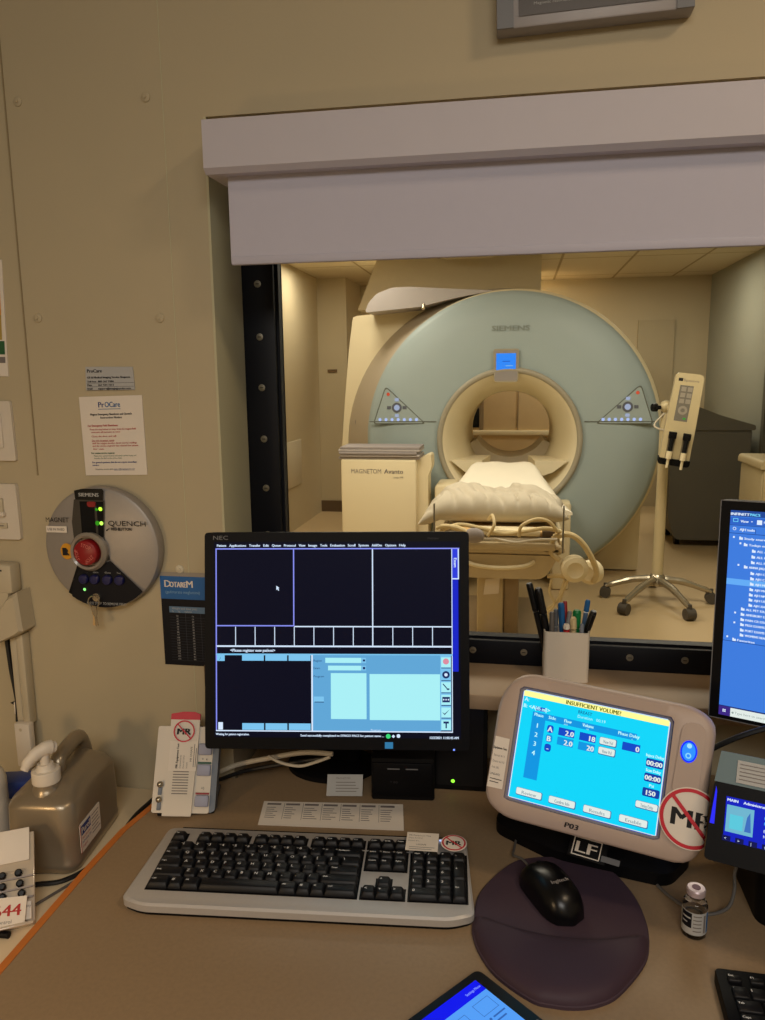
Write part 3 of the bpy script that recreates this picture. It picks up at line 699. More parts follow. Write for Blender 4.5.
m.poly([(X(223), Z(168)), (X(223), Z(179)), (X(226), Z(177)), (X(228), Z(181)), (X(230), Z(180)), (X(228), Z(175)), (X(231), Z(174))], WHT, y-.0005)
m.build('screen', case)
T = INV[t]
m = MB(T)
m.loft([[(-.316+.08*math.cos(a), 1.245+.062*math.sin(a), z) for a in [2*PI*k/40 for k in range(40)]] for z in (DZ, DZ+.008)]+[[(-.316+.066*math.cos(a), 1.245+.05*math.sin(a), DZ+.016) for a in [2*PI*k/40 for k in range(40)]]], DARK); m.build('stand_base', t)
m = MB(T); m.loft([rrect(.07, .03, .01, DZ+.015, cx=-.30, cy=1.255), rrect(.07, .03, .01, .90, cx=-.29, cy=1.24), rrect(.07, .04, .01, 1.02, cx=-.262, cy=1.125)], DARK); m.build('stand_neck', t)

t = thing('computer_box', 'small black desktop box with faint front marks under the monitor', 'box', (-.178, 1.19, DZ), R(6))
m = MB(); m.box2((-.052, -.04, 0), (.052, .05, .075), DARKM, .004); m.box2((-.05, -.043, .008), (.05, -.038, .068), DARK, .003); m.build('case', t)
m = MB(); m.text('• oo', -.02, .033, .005, mat('faint_text', (46, 44, 46)), -.0435); m.rect(-.025, .057, -.005, .059, FRAMEG2, -.0435); m.rect(.005, .057, .025, .059, FRAMEG2, -.0435); m.build('front_marks', t)
for x, mt_, l in ((-.025, RED, 'red cable connector tip'), (.0, YEL, 'yellow cable connector tip')):
    m = MB(); m.cyl((x, -.005, .0751), (x, -.008, .086), .004, .004, mt_, 12); tag(m.build('connector', t), l)
t = thing('speaker', 'black upright box with a green light between the monitor and the cyan touchscreen', 'speaker', (-.085, 1.245, DZ), R(2))
m = MB(); m.box2((-.045, -.05, 0), (.045, .06, .155), DARKM, .004); m.build('case', t)
m = MB(); m.disc(-.012, .018, .0032, emi((150, 255, 60), 1.6), -.051, 14); m.build('green_light', t)
m = MB(); m.prism(rpoly([(-.04, .01), (.038, .01), (.038, .15), (-.04, .15)], .005, 3), -.0508, -.049, DARKG); m.build('front_panel', t, recalc=True)

# ------------------------------------------------------------------ silver keyboard
LAB1 = ['` 1 2 3 4 5 6 7 8 9 0 - = Backspace'.split(), 'Tab Q W E R T Y U I O P [ ] \\'.split(), 'Caps A S D F G H J K L ; \' Enter'.split(), 'Shift Z X C V B N M , . / Shift'.split(), 'Ctrl # Alt  Space  Alt # = Ctrl'.split()]
WID1 = [[1]*13+[2], [1.5]+[1]*12+[1.5], [1.75]+[1]*11+[2.25], [2.25]+[1]*10+[2.75], [1.5, 1, 1.25, 5.75, 1.25, 1, 1, 2.25]]
def key_mesh(mb, x, z0, y, w, d, h, lab, mt, up):
    """x,y = centre on the deck"""
    b = .0011
    mb.loft([rrect(w-.0008, d-.0008, .0014, z0, 2, x, y), rrect(w-.0012, d-.0012, .0014, z0+h*.35, 2, x, y), rrect(w-.0052, d-.005, .002, z0+h-b*.5, 2, x, y+.0008), rrect(w-.0066, d-.0064, .002, z0+h, 2, x, y+.0008)], mt, (False, True))
    if lab and lab != 'Space':
        F = Matrix.Translation((x, y, z0+h+.00015)) @ FLAT
        hh = .0046 if len(lab) == 1 else .0026
        mb.text(lab, -w/2+.0042, (-.0005 if len(lab) == 1 else .0005), hh, LEG, 0, M=F, bold=.0001)
def keyboard_keys(root, u, H, keys, z0):
    for (x, y, w, d, lab) in keys:
        mb = MB(); key_mesh(mb, x, z0, y, w*u, d*u, H, lab, KEYB if lab in ('Ctrl2',) else KEYM, True)
        mb.build('key', root, angle=50)
kb = thing('keyboard', 'silver keyboard with black keys in front of the square monitor', 'keyboard', (-.278, .924, DZ), R(5.0))
KW, KD = .464, .160
TLT = Matrix.Translation((0, 0, .0152)) @ Matrix.Rotation(R(3.0), 4, 'X')
m = MB()
def kout(dx, dy): return rpoly([(-KW/2-dx+.012, KD/2+dy), (KW/2+dx-.008, KD/2+dy), (KW/2+dx, -KD/2+.01-dy), (KW/2-.03, -KD/2-.001-dy), (-KW/2+.03, -KD/2-.001-dy), (-KW/2-dx, -KD/2+.01-dy)], [.012, .012, .009, .012, .012, .009], 4)
def kz(p, z): q = TLT @ Vector((p[0], p[1], z)); return q
fr = [[kz(p, -.011) for p in kout(-.002, -.002)], [kz(p, -.006) for p in kout(-.001, -.001)]]
m.loft(fr, DARK, (True, True))
m.loft([[kz(p, -.006) for p in kout(.0, .0)], [kz(p, .0035) for p in kout(.0, 0)], [kz(p, .006) for p in kout(-.003, -.003)]], SILVER)
for s in (-1, 1): m.box((s*.19, .06, .0075), (.03, .02, .015), DARK)
m.build('deck', kb)
U = .0188; x0 = -.2045; yb = -.043
rows = [yb+U*.97*k for k in (4, 3, 2, 1, 0)]
keys = []
for rr, (labs, ws) in enumerate(zip(LAB1, WID1)):
    cx = 0
    for l, w in zip(labs, ws):
        keys.append((x0+(cx+w/2)*U, rows[rr], w, 1, l)); cx += w
fy = rows[0]+U*1.30
cx = 0
for l, gx in [('Esc', 0)]+[('F%d' % (i+1), 2+i+(.5*(i//4))) for i in range(12)]: keys.append((x0+(gx+.5)*U, fy, 1, .82, l))
nx = x0+15.35*U
for i, l in enumerate(('PrtSc', 'ScrLk', 'Pause')): keys.append((nx+(i+.5)*U, fy, 1, .82, l))
for i, l in enumerate(('Insert', 'Home', 'PgUp')): keys.append((nx+(i+.5)*U, rows[0], 1, 1, l))
for i, l in enumerate(('Delete', 'End', 'PgDn')): keys.append((nx+(i+.5)*U, rows[1], 1, 1, l))
keys.append((nx+1.5*U, rows[3], 1, 1, '^'))
for i, l in enumerate(('<', 'v', '>')): keys.append((nx+(i+.5)*U, rows[4], 1, 1, l))
npx = x0+18.7*U
for r_, labs in enumerate((('Num', '/', '*', '-'), ('7', '8', '9'), ('4', '5', '6'), ('1', '2', '3'))):
    for i, l in enumerate(labs): keys.append((npx+(i+.5)*U, rows[r_], 1, 1, l))
keys += [(npx+3.5*U, rows[1]-U/2, 1, 2, '+'), (npx+3.5*U, rows[3]-U/2, 1, 2, 'Ent'), (npx+1*U, rows[4], 2, 1, '0'), (npx+2.5*U, rows[4], 1, 1, '.')]
m = MB(TLT)
def well(x_0, x_1, y_0, y_1): m.box2((x_0-.002, y_0-.002, .0055), (x_1+.002, y_1+.002, .0066), DARK)
well(x0, x0+15*U, rows[4]-U/2, rows[0]+U/2); well(x0, x0+U, fy-.41*U, fy+.41*U)
for g_ in (2, 6.5, 11): well(x0+g_*U, x0+(g_+4)*U, fy-.41*U, fy+.41*U)
well(nx, nx+3*U, fy-.41*U, fy+.41*U); well(nx, nx+3*U, rows[1]-U/2, rows[0]+U/2); well(nx, nx+3*U, rows[4]-U/2, rows[4]+U/2); well(nx+U, nx+2*U, rows[3]-U/2, rows[3]+U/2)
well(npx, npx+4*U, rows[4]-U/2, rows[0]+U/2)
m.build('key_well', kb)
for (x, y, w, d, lab) in keys:
    mb = MB(TLT); key_mesh(mb, x, .0066, y, w*U, d*U, .0075, lab, KEYM, True); mb.build('key', kb, angle=50)
m = MB(TLT @ Matrix.Translation((.161, .056, .0150)) @ Matrix.Rotation(R(-2), 4, 'Z'))
m.box((0, 0, 0), (.046, .040, .0004), PAPER); F = Matrix.Translation((0, 0, .0003)) @ FLAT
m.text('MR Equipment Test', -.02, .012, .0028, INKG, M=F); m.text('Date 6/10/21', -.02, .006, .0028, INKG, M=F); m.text('Initials B.L.', -.02, .000, .0028, INKG, M=F); m.text('UNSAFE', -.008, -.008, .0028, INK, M=F); m.rect(-.018, -.013, .018, -.012, INKG, M=F); m.rect(-.018, -.017, .014, -.016, INKG, M=F)
tag(m.build('paper_label', kb), 'small white paper label stuck above the number pad')
m = MB(TLT @ Matrix.Translation((.206, .055, .0158)) @ FLAT); m.disc(0, 0, .0185, PAPER, 0); mr_sign(m, 0, 0, .0168, -.0002, False); tag(m.build('round_sticker', kb), 'round white sticker with crossed-out letters in a red ring')
m = MB(TLT); m.disc(.187, .079, .0022, emi((180, 200, 255), 1.2), 0, 10, M=Matrix.Translation((.0, .071, .0072)) @ FLAT @ Matrix.Translation((0, 0, -.079))); m.build('status_light', kb)
m = MB(TLT); m.box2((-.20, .0785, -.004), (.205, .0815, .005), DARK, .001); m.build('back_strip', kb)

# ------------------------------------------------------------------ papers behind it
m = MB(); z = DZ+.0012
q = [(-.388, 1.046), (-.160, 1.066), (-.172, 1.138), (-.400, 1.112)]
m.loft([[(x, y, DZ+.0004) for x, y in q], [(x, y, z) for x, y in q]], PAPER)
def bil(a, b): return Vector((*(Vector(q[0]).lerp(Vector(q[1]), a).lerp(Vector(q[3]).lerp(Vector(q[2]), a), b)), z+.0002))
def cell(a0, b0, a1, b1, mt): m.raw([bil(a0, b0), bil(a1, b0), bil(a1, b1), bil(a0, b1)], [(0, 1, 2, 3)], mt)
for k in range(7):
    a = .03+k*.135; cell(a, .84, a+.10, .92, INKG)
    for j in range(6): cell(a, .72-j*.085, a+.05+.05*random.random(), .745-j*.085, INKG)
    if k: cell(a-.012, .25, a-.009, .94, INKG)
o = m.build('chart_strip', recalc=True); tag(o, 'white printed chart strip lying behind the silver keyboard', 'paper')
m = MB(panelM((-.272, 1.146, DZ+.0022), R(8), R(48))); m.box2((-.030, 0, 0), (.030, .0008, .036), PAPERG); m.text('MAGNETOM', -.015, .028, .003, INKG, -.0003); lines(m, -.015, .026, .022, 4, .005, .0012, INKG, -.0003)
tag(m.build('card'), 'small grey printed card leaning below the monitor', 'card')

# ------------------------------------------------------------------ intercom
t = thing('intercom', 'white desk intercom with red topped sign and three grey buttons, left of keyboard', 'intercom', (-.514, 1.062, DZ), R(14))
IM = Matrix.Translation((-.004, -.014, .0075)) @ Matrix.Rotation(R(-24), 4, 'X') @ Matrix.Rotation(R(3.5), 4, 'Y') @ Matrix.Scale(1.04, 4)
m = MB(IM); m.prism(rpoly([(-.047, 0), (.040, 0), (.040, .128), (-.047, .128)], .003, 2), 0, .022, WHITEP); m.build('casing', t, recalc=True)
m = MB(IM); m.prism(rpoly([(.0401, .0), (.049, .004), (.049, .122), (.0401, .128)], .003, 2), .001, .024, GREYS); m.build('side_trim', t, recalc=True)
m = MB(); m.box2((-.045, -.008, 0), (.045, .075, .006), DARKM, .002); m.loft([[(-.03, .0, .004), (.045, .0, .004), (.045, .07, .004), (-.03, .07, .004)], [(-.03, .016, .06), (.045, .016, .06), (.045, .022, .06), (-.03, .022, .06)]], GREYS); m.build('stand', t, recalc=True)
m = MB(IM); m.prism(rpoly([(-.030, -.004), (.014, -.004), (.016, .09), (-.028, .09)], .001, 2), -.004, .0, WHITEP)
for k in range(9): m.rect(-.018, .028+k*.0040, .006, .0294+k*.0040, INKG, -.0043)
m.build('speaker_cover', t, recalc=True)
m = MB(IM); m.box2((-.026, -.0052, .062), (.017, -.0042, .106), PAPER)
MM = m.M; m.M = IM @ Matrix.Translation((-.0, -.0055, .084)) @ Matrix.Rotation(-PI/2, 4, 'Y')
m.text('MR Equipment Test', -.018, .012, .0032, INK, bold=.0002); m.text('Device/Serial', -.018, .007, .0026, INKG); m.text('Date 6/10/21', -.018, .002, .0026, INKG); m.text('Initials', -.018, -.003, .0026, INKG); m.text('MR UNSAFE', -.008, -.009, .003, INK); m.rect(-.016, -.0125, .018, -.0115, INKG); m.rect(-.016, -.0155, .012, -.0145, INKG)
tag(m.build('test_label', t), 'white paper test label with sideways writing')
m = MB(IM)
m.prism([(-.028, .104), (.017, .104), (.017, .146), (.008, .149), (-.010, .149), (-.028, .146)], -.0035, .0, WHITEP); m.prism([(-.0282, .1385), (.0172, .1385), (.0172, .147), (.008, .1505), (-.010, .1505), (-.0282, .147)], -.0042, .001, RED)
mr_sign(m, -.006, .121, .0165, -.0055, False); m.build('warning_sign', t, recalc=False)
for k, (z_, mt_) in enumerate(((.010, DRED), (.055, mat('green_line', (30, 80, 60))), (.086, None))):
    m = MB(IM); m.box2((.018, -.006, z_), (.039, .0, z_+.017), GREYB, .002); m.build('push_button', t)
    if mt_:
        m = MB(IM); m.rect(.018, z_+.0175, .039, z_+.0205, mt_, -.0008); m.build('colour_line', t)
m = MB(IM); m.text('+', .024, .078, .004, INK, -.0006); m.text('x', .030, .078, .004, INK, -.0006); m.text('+)', .026, .035, .004, INK, -.0006); m.build('symbols', t)
for z_ in (.018, .040):
    m = MB(IM); m.box2((-.039, -.003, z_-.014), (-.033, .0, z_), GREYS, .001); m.sphere((-.036, -.006, z_+.002), .0048, STEEL, n=14); m.build('slider', t)

# cables behind
def cable(name, pts, r, mt, label, loc=None):
    m_ = MB(); m_.tube(pts, r, mt, 8, smooth=8); return tag(m_.build(name), label, 'cable')
def onl(P, Y): return [ony(x, y, Y) for x, y in P]
cable('cable', onl([(219, 772), (240, 764), (275, 757), (305, 752.5), (333, 754)], 1.150), .0042, CABLEW, 'cream cable curving behind the monitor from the intercom, upper one')
cable('cable', onl([(219, 780), (245, 771), (290, 763), (325, 758)], 1.165), .0036, CABLEK, 'black cable below the cream cable behind the monitor')
cable('cable', onl([(268, 756), (282, 763), (300, 766), (316, 762), (330, 757)], 1.135), .0026, CABLEW, 'thin cream cable looping down below the monitor')
pc = [on(0, 903, KZ+.004), on(30, 886, KZ+.004), on(62, 881, KZ+.004), on(92, 865, KZ+.004), on(118, 838, KZ+.004), on(135, 816, KZ+.004), on(150, 802, KZ+.004), on(168, 786, KZ+.004)]
for p_ in pc: p_.x = min(p_.x, -.607 if p_.y < 1.05 else -.595); p_.y = min(p_.y, 1.172)
cable('cable', pc, .0036, CABLEK, 'black cable lying on the cream counter around the hand sanitizer jug')
pc = [on(35, 905, KZ+.003), on(60, 890, KZ+.003), on(80, 878, KZ+.003)]
for p_ in pc: p_.x = min(p_.x, -.605)
cable('cable', pc, .002, CABLEG, 'thin grey cable crossing the cream counter below the jug')

# ------------------------------------------------------------------ sanitizer jug
t = thing('sanitizer_jug', 'large silver plastic hand sanitizer jug with white pump on the left counter', 'jug', (-.692, 1.010, KZ), R(6))
S = [(0, .112, .186, .020, 0), (.003, .120, .194, .024, 0), (.016, .123, .197, .026, 0), (.0175, .120, .194, .025, 0), (.06, .123, .197, .026, 0), (.108, .120, .194, .028, 0), (.116, .112, .186, .032, 0), (.126, .084, .160, .036, .004), (.134, .058, .13, .028, .008), (.136, .03, .10, .014, .010)]
m = MB(); m.loft([rrect(w, d, r_, z, 7, 0, cy) for z, w, d, r_, cy in S], JUG); m.M = Matrix.Translation((.0, -.056, 0)); m.lathe([(.030, .10), (.028, .120), (.024, .128), (.022, .131), (.022, .137)], JUG, 28, cap=(False, True)); m.build('bottle', t, angle=60)
m = MB()
hp = spline([Vector(p_) for p_ in ((0, -.018, .118), (0, -.016, .142), (0, -.006, .153), (0, .030, .158), (0, .058, .158), (0, .074, .150), (0, .086, .126), (0, .09, .10))], 5)
m.loft([[(p_.x+.0125*math.cos(2*PI*k/12)*1.15, p_.y+.0125*math.sin(2*PI*k/12)*dn.z, p_.z-.0125*math.sin(2*PI*k/12)*dn.y) for k in range(12)] for p_, dn in [(hp[i], (hp[min(i+1, len(hp)-1)]-hp[max(i-1, 0)]).normalized()) for i in range(len(hp))]], JUG); m.build('handle', t, recalc=True)
m = MB(Matrix.Translation((0, -.056, 0))); m.lathe([(.0225, .137), (.0235, .138), (.0235, .155), (.0225, .157), (.017, .158), (.014, .163), (.013, .167)], WHITEP, 32); m.lathe([(.008, .166), (.008, .182)], WHITEP, 16)
t.scale = (.87, .87, .96)
m.tube([(.012, .014, .188), (.004, .004, .1905), (-.008, -.008, .187), (-.018, -.018, .178), (-.024, -.025, .166)], [.009, .0115, .0105, .009, .007], WHITEP, 14, smooth=5); m.build('pump', t)
m = MB(Matrix.Translation((.0622, -.012, -.004)) @ Matrix.Rotation(PI/2, 4, 'Z'))
m.prism(rpoly([(-.066, .030), (.012, .030), (.012, .078), (-.066, .078)], .003, 2), -.0008, .0, PAPER)
m.rect(-.062, .058, -.026, .074, INKB, -.0012); m.text('Purell', -.060, .061, .010, PAPER, -.0014, w=.032, bold=.0004)
m.text('Hand Sanitizer', -.060, .051, .004, INKR, -.0012); m.text('Refreshing Gel', -.060, .044, .004, INKB, -.0012); m.text('Original', -.06, .037, .004, INKR, -.0012); lines(m, -.022, .01, .07, 6, .006, .0015, INKG, -.0012); m.rect(-.066, .030, -.0635, .078, INKR, -.0010)
tag(m.build('label', t, recalc=False), 'white label with blue name box and small red print')

# ------------------------------------------------------------------ items at the left edge of the counter
p = on(12, 835, KZ)
t = thing('tissue_packet', 'small blue and white packet standing behind the jug at the left edge', 'packet', (-.815, 1.06, KZ), R(15))
m = MB(); m.box2((-.05, -.02, 0), (.05, .02, .042), PAPER, .003); m.rect(-.01, .022, .04, .0255, INKR, -.0205); m.rect(-.01, .012, .035, .0145, INKR, -.0205); m.build('carton', t)
m = MB(); m.box2((-.05, -.022, .0425), (.055, .022, .075), BLUEBAG, .008); m.sphere((.018, -.02, .056), (.013, .008, .011), mat('blue_blob', (20, 40, 120), .3), n=14); m.build('blue_pouch', t)
t = thing('spray_bottle', 'tall white bottle cut off by the left edge of the photo', 'bottle', (-.806, .985, KZ))
m = MB(); m.lathe([(.024, 0), (.027, .003), (.027, .11), (.022, .125), (.011, .135), (.011, .15)], WHITEP, 28); m.build('body', t)
m = MB(); m.lathe([(.0125, .15), (.0125, .175), (.008, .18)], WHITEP, 20); m.build('cap', t)
p = on(38, 925, KZ)
t = thing('earplug_tray', 'clear tray of black knobs with a red numbered paper at lower left', 'tray', (p.x-.004, p.y, KZ), R(30))
AM = Matrix.Rotation(R(-42), 4, 'X')
m = MB(AM); m.box2((-.16, .0, 0), (.0, .006, .122), ACRY, .002); m.box2((-.16, -.02, .0), (.0, .0, .004), ACRY, .001); m.build('acrylic_panel', t)
m = MB(); m.box2((-.15, .01, 0), (-.01, .055, .004), ACRY, .001); m.box2((-.15, .048, .004), (-.01, .053, .055), ACRY, .001); m.build('support', t)
m = MB(AM); m.box2((-.155, -.003, .084), (-.006, .0, .128), PAPER, .001); m.build('white_card', t)
for k, z_ in enumerate((.042, .055, .069)):
    m = MB(AM); m.box2((-.158, -.005, z_-.007), (-.002, .0, z_-.005), GREYSH); m.build('rail', t)
    for x in (-.016-.002*k, -.040, -.064, -.088):
        m = MB(AM @ Matrix.Translation((x, 0, z_)) @ Matrix.Rotation(PI/2, 4, 'X')); m.lathe([(.0042, 0), (.0052, .003), (.005, .007), (.003, .009)], DARKG, 14); m.build('knob', t)
m = MB(AM @ Matrix.Translation((-.040, -.012, .004)) @ Matrix.Rotation(R(6), 4, 'Y')); m.box2((-.075, 0, 0), (.028, .001, .036), PAPER); m.text('644', -.012, .013, .014, INKR, -.0004, w=.034, bold=.0005); m.text('Kit Room', -.03, .029, .004, INKB, -.0004); m.text('Stock Control', -.025, .004, .0045, INKG, -.0004); tag(m.build('numbered_paper', t), 'white paper with a red number')
m = MB(AM); m.box2((-.024, -.006, .008), (-.004, -.004, .03), PAPER); m.text('C Monty', -.022, .023, .0035, INKG, -.0064); m.text('kit 4', -.022, .017, .0035, INKG, -.0064); tag(m.build('name_slip', t), 'small white slip with grey writing')
m = MB(); m.tube([(-.14, -.030, .005), (-.08, -.028, .005), (-.03, -.026, .005)], .0045, DARK, 10); tag(m.build('pen'), 'black pen lying in front of the clear tray at lower left', 'pen'); bpy.data.objects['pen'].location = (p.x+.008, p.y-.003, KZ)
# ------------------------------------------------------------------ mouse pad + mouse
t = thing('mouse_pad', 'oval dark plum mouse pad with gel wrist rest right of the silver keyboard', 'mouse pad', (.065, .895, DZ))
T = INV[t]
oc = [(-.044, .861), (-.043, .90), (-.034, .945), (.002, 1.004), (.035, 1.024), (.073, 1.030), (.110, 1.026), (.141, 1.012), (.163, .970), (.172, .93), (.173, .887), (.162, .842), (.126, .788), (.10, .768), (.075, .760), (.05, .759), (.026, .764), (-.013, .794), (-.035, .83)]
cv = [Vector((*p_, 0)) for p_ in oc]; cv = spline(cv+[cv[0]], 5)[:-1]
cm = Vector((.065, .893, 0))
def off(k, z): return [((p_-cm)*k+cm)+Vector((0, 0, z)) for p_ in cv]
m = MB(T); m.loft([off(1, DZ), off(1.0, DZ+.004), off(.985, DZ+.0055)], PADM); m.build('base', t)
lo = [p_ for p_ in cv if p_.y < .885]
i0 = max(range(len(lo)), key=lambda i: (lo[i]-lo[i-1]).length)
lo = lo[i0:]+lo[:i0]
a_, b_ = lo[-1], lo[0]
lo += [a_.lerp(b_, i/12)+Vector((0, .022*(1-(2*i/12-1)**2)*-1, 0)) for i in range(1, 12)]
gc = Vector((.065, .825, 0))
def gr(k, z): return [((p_-gc)*k+gc)+Vector((0, 0, z)) for p_ in lo]
m = MB(T); m.loft([gr(.985, DZ+.0052), gr(.97, DZ+.0085), gr(.93, DZ+.0125), gr(.86, DZ+.0155), gr(.74, DZ+.0175), gr(.5, DZ+.019), gr(.2, DZ+.0195)], PADG, recalc=False) if 0 else m.loft([gr(.985, DZ+.0052), gr(.97, DZ+.0085), gr(.93, DZ+.0125), gr(.86, DZ+.0155), gr(.74, DZ+.0175), gr(.5, DZ+.019), gr(.2, DZ+.0195)], PADG); m.build('wrist_rest', t, angle=60, recalc=True)

t = thing('mouse', 'black computer mouse with grey lettering, resting on the plum pad', 'mouse', (.056, .936, DZ+.0057), R(28))
m = MB(); rings = []
for k in range(17):
    v = k/16; y_ = -.056+.112*v
    w_ = .031*(1-abs(2*v-1)**3.2)**.45*(1-.10*math.sin(PI*v)+.04*v) if 0 < v < 1 else .002
    h_ = .036*(math.sin(PI*(.06+.80*(1-v)))**.6)*(1-abs(2*v-1)**6)**.5 + .004 if 0 < v < 1 else .006
    rr = []
    for j in range(20):
        a = 2*PI*j/20; ca, sa = math.cos(a), math.sin(a)
        rr.append((w_*(1 if ca > 0 else -1)*abs(ca)**.75, y_, .0 + (h_*abs(sa)**.8 if sa > 0 else 0)+.001))
    rings.append(rr)
m.loft(rings, DARKG); m.build('body', t, angle=70)
m = MB(Matrix.Translation((0, .030, .0255)) @ Matrix.Rotation(PI/2, 4, 'Y')); m.lathe([(.006, -.003), (.0085, -.002), (.0085, .002), (.006, .003)], DARKM, 20); m.build('wheel', t)
m = MB(Matrix.Translation((0, -.022, .0395)) @ Matrix.Rotation(R(14), 4, 'X') @ FLAT); m.text('logitech', 0, 0, .005, FRAMEG, 0, 'C', w=.024, bold=.0002); m.build('lettering', t)
m = MB(INV[t]); a = INV[t].inverted() @ Vector((0, .054, .008))
m.tube([a, a+Vector((-.012, .02, 0)), (.006, 1.02, DZ+.008), (.008, 1.045, DZ+.004), (.014, 1.10, DZ+.004)], .0018, CABLEG, 8, smooth=6); m.build('cord', t)

# ------------------------------------------------------------------ touchscreen
t = thing('touchscreen', 'taupe rounded touchscreen with a bright cyan volume page on a black base', 'touchscreen', (.115, 1.09, DZ), R(-14.3))
DM = INV[t] @ panelM((.098, .963, .942), R(-14.29), R(20.38), R(-2.84))
ol = rpoly([(-.1285, .060), (-.103, .0955), (.122, .0950), (.149, .080), (.1475, -.080), (.130, -.0965), (-.100, -.0995), (-.1285, -.082)], [.03, .03, .02, .02, .03, .02, .02, .03], 6)
def sc(k, dy, c=(.01, 0)): return [((x-c[0])*k+c[0], dy, (z-c[1])*k+c[1]) for x, z in ol]
hole = rpoly([(-.0975, -.0745), (.0985, -.0745), (.0985, .0765), (-.0975, .0765)], .002, 6)
m = MB(DM)
N_ = len(ol)
def resamp(poly, n):
    sp_ = sample(poly, 0, 0, n); return sp_
A = sample(ol, 0, 0, 120); Bq = sample([(-.0995, -.0745), (.0985, -.0745), (.0985, .0765), (-.0995, .0765)], 0, 0, 120)
def off2(Pp, k, y): return [(x*k, y, z*k) for x, z in Pp]
m.loft([off2(Bq, 1, .004), off2(Bq, 1.01, -.0005), off2(A, .95, -.0015), off2(A, .985, .002), off2(A, 1, .010), off2(A, 1.0, .026), off2(A, .93, .040), off2(A, .6, .052)], P03M, (False, True))
case = m.build('casing', t, angle=50)
m = MB(DM)
Bo = sample([(-.0993, -.0743), (.0983, -.0743), (.0983, .0763), (-.0993, .0763)], 0, 0, 120)
m.loft([off2(Bo, 1, .0005), off2(sample([(-.0955, -.0712), (.0950, -.0712), (.0950, .0732), (-.0955, .0732)], 0, 0, 120), 1, .0035)], P03D, (False, False)); m.build('screen_border', case)
SX0, SX1, SZ0, SZ1 = -.0962, .0957, -.0718, .0738
def U_(u): return SX0+(SX1-SX0)*u
def V_(v): return SZ1-(SZ1-SZ0)*v
m = MB(DM)
C1 = emi((8, 214, 250), 1.0); C2 = emi((8, 150, 226), 1.0); C3 = emi((14, 74, 200), 1.0); CW = emi((226, 236, 230), 1.0); CY = emi((254, 246, 150), 1.1); COL_ = emi((110, 120, 10), .8); CN = emi((20, 40, 130), .8); CT = emi((190, 250, 255), 1.0)
def rc(u0, v0, u1, v1, mt, k=1): m.rect(U_(u0), V_(v1), U_(u1), V_(v0), mt, .003-k*.00015)
def tx(s_, u, v, h, mt, al='L', w=None, b=0, k=4): m.text(s_, U_(u), V_(v), h, mt, .003-k*.00015, al, w, bold=b)
rc(0, 0, 1, 1, C3, 0); rc(.004, .004, .996, .994, CW, 1); rc(.010, .010, .990, .988, C1, 2); rc(.010, .012, .990, .062, CY, 3)
tx('INSUFFICIENT VOLUME!', .31, .056, .0052, COL_, w=(U_(.68)-U_(.31)), b=.0003)
tx('A:', .02, .105, .005, CT, b=.0003); tx('B: <A|', .02, .165, .005, CT, b=.0003); tx('BREAST', .40, .115, .004, CN, w=.018); rc(.105, .135, .175, .172, C3, 3); tx('45 ml', .113, .167, .005, CT, w=.012, b=.0003); tx('|>', .18, .166, .005, CT, b=.0003); tx('Duration   00:19', .40, .155, .0038, CT, w=.036)
rc(.09, .185, .80, .245, C2, 3)
for s_, u in (('Phase', .105), ('Side', .205), ('Flow', .315), ('Volume', .44), ('Phase Delay', .68)): tx(s_, u, .222, .0042, CT, w=len(s_)*.0024, b=.0002)
for s_, u in (('ml/s', .315), ('ml', .47), ('s', .77)): tx(s_, u, .245, .0022, CT)
rc(.09, .245, .185, .79, C2, 3)
for i in range(4): tx(str(i+1), .135, .325+i*.083, .006, CT, 'C', b=.0003)
for i, s_ in enumerate('AB-'):
    m.prism(rpoly([(U_(.205), V_(.345+i*.085)), (U_(.25), V_(.345+i*.085)), (U_(.25), V_(.275+i*.085)), (U_(.205), V_(.275+i*.085))], .0035, 3), .0022, .0024, C3 if i == 0 else C2 if i == 1 else C3); tx(s_, .2275, .335+i*.085, .0068, CW, 'C', b=.0004, k=8)
for i, (a_, b_) in enumerate((('2.0', '18'), ('2.0', '20'))):
    rc(.285, .275+i*.085, .395, .345+i*.085, C3 if i == 0 else C2, 3); tx(a_, .39, .337+i*.085, .0066, CW, 'R', b=.0004, k=5)
    rc(.43, .275+i*.085, .54, .345+i*.085, C3 if i == 0 else C2, 3); tx(b_, .535, .337+i*.085, .0066, CW, 'R', b=.0004, k=5)
rc(.715, .275, .83, .345, C3, 3); tx('0', .825, .337, .0066, CW, 'R', b=.0004, k=5)
def btn(u0, v0, u1, v1, s_):
    m.prism(rpoly([(U_(u0), V_(v1)), (U_(u1), V_(v1)), (U_(u1), V_(v0)), (U_(u0), V_(v0))], .002, 3), .0021, .0025, emi((60, 120, 170)))
    m.prism(rpoly([(U_(u0)+.0004, V_(v1)+.0012), (U_(u1)-.0012, V_(v1)+.0012), (U_(u1)-.0012, V_(v0)-.0004), (U_(u0)+.0004, V_(v0)-.0004)], .002, 3), .0019, .002, CW); tx(s_, (u0+u1)/2, (v0+v1)/2+.016, .0042, emi((150, 170, 176)), 'C', w=(U_(u1)-U_(u0))*.55, b=.0002, k=9)
btn(.565, .275, .68, .345, 'View Vol'); btn(.565, .36, .68, .43, 'View Vol')
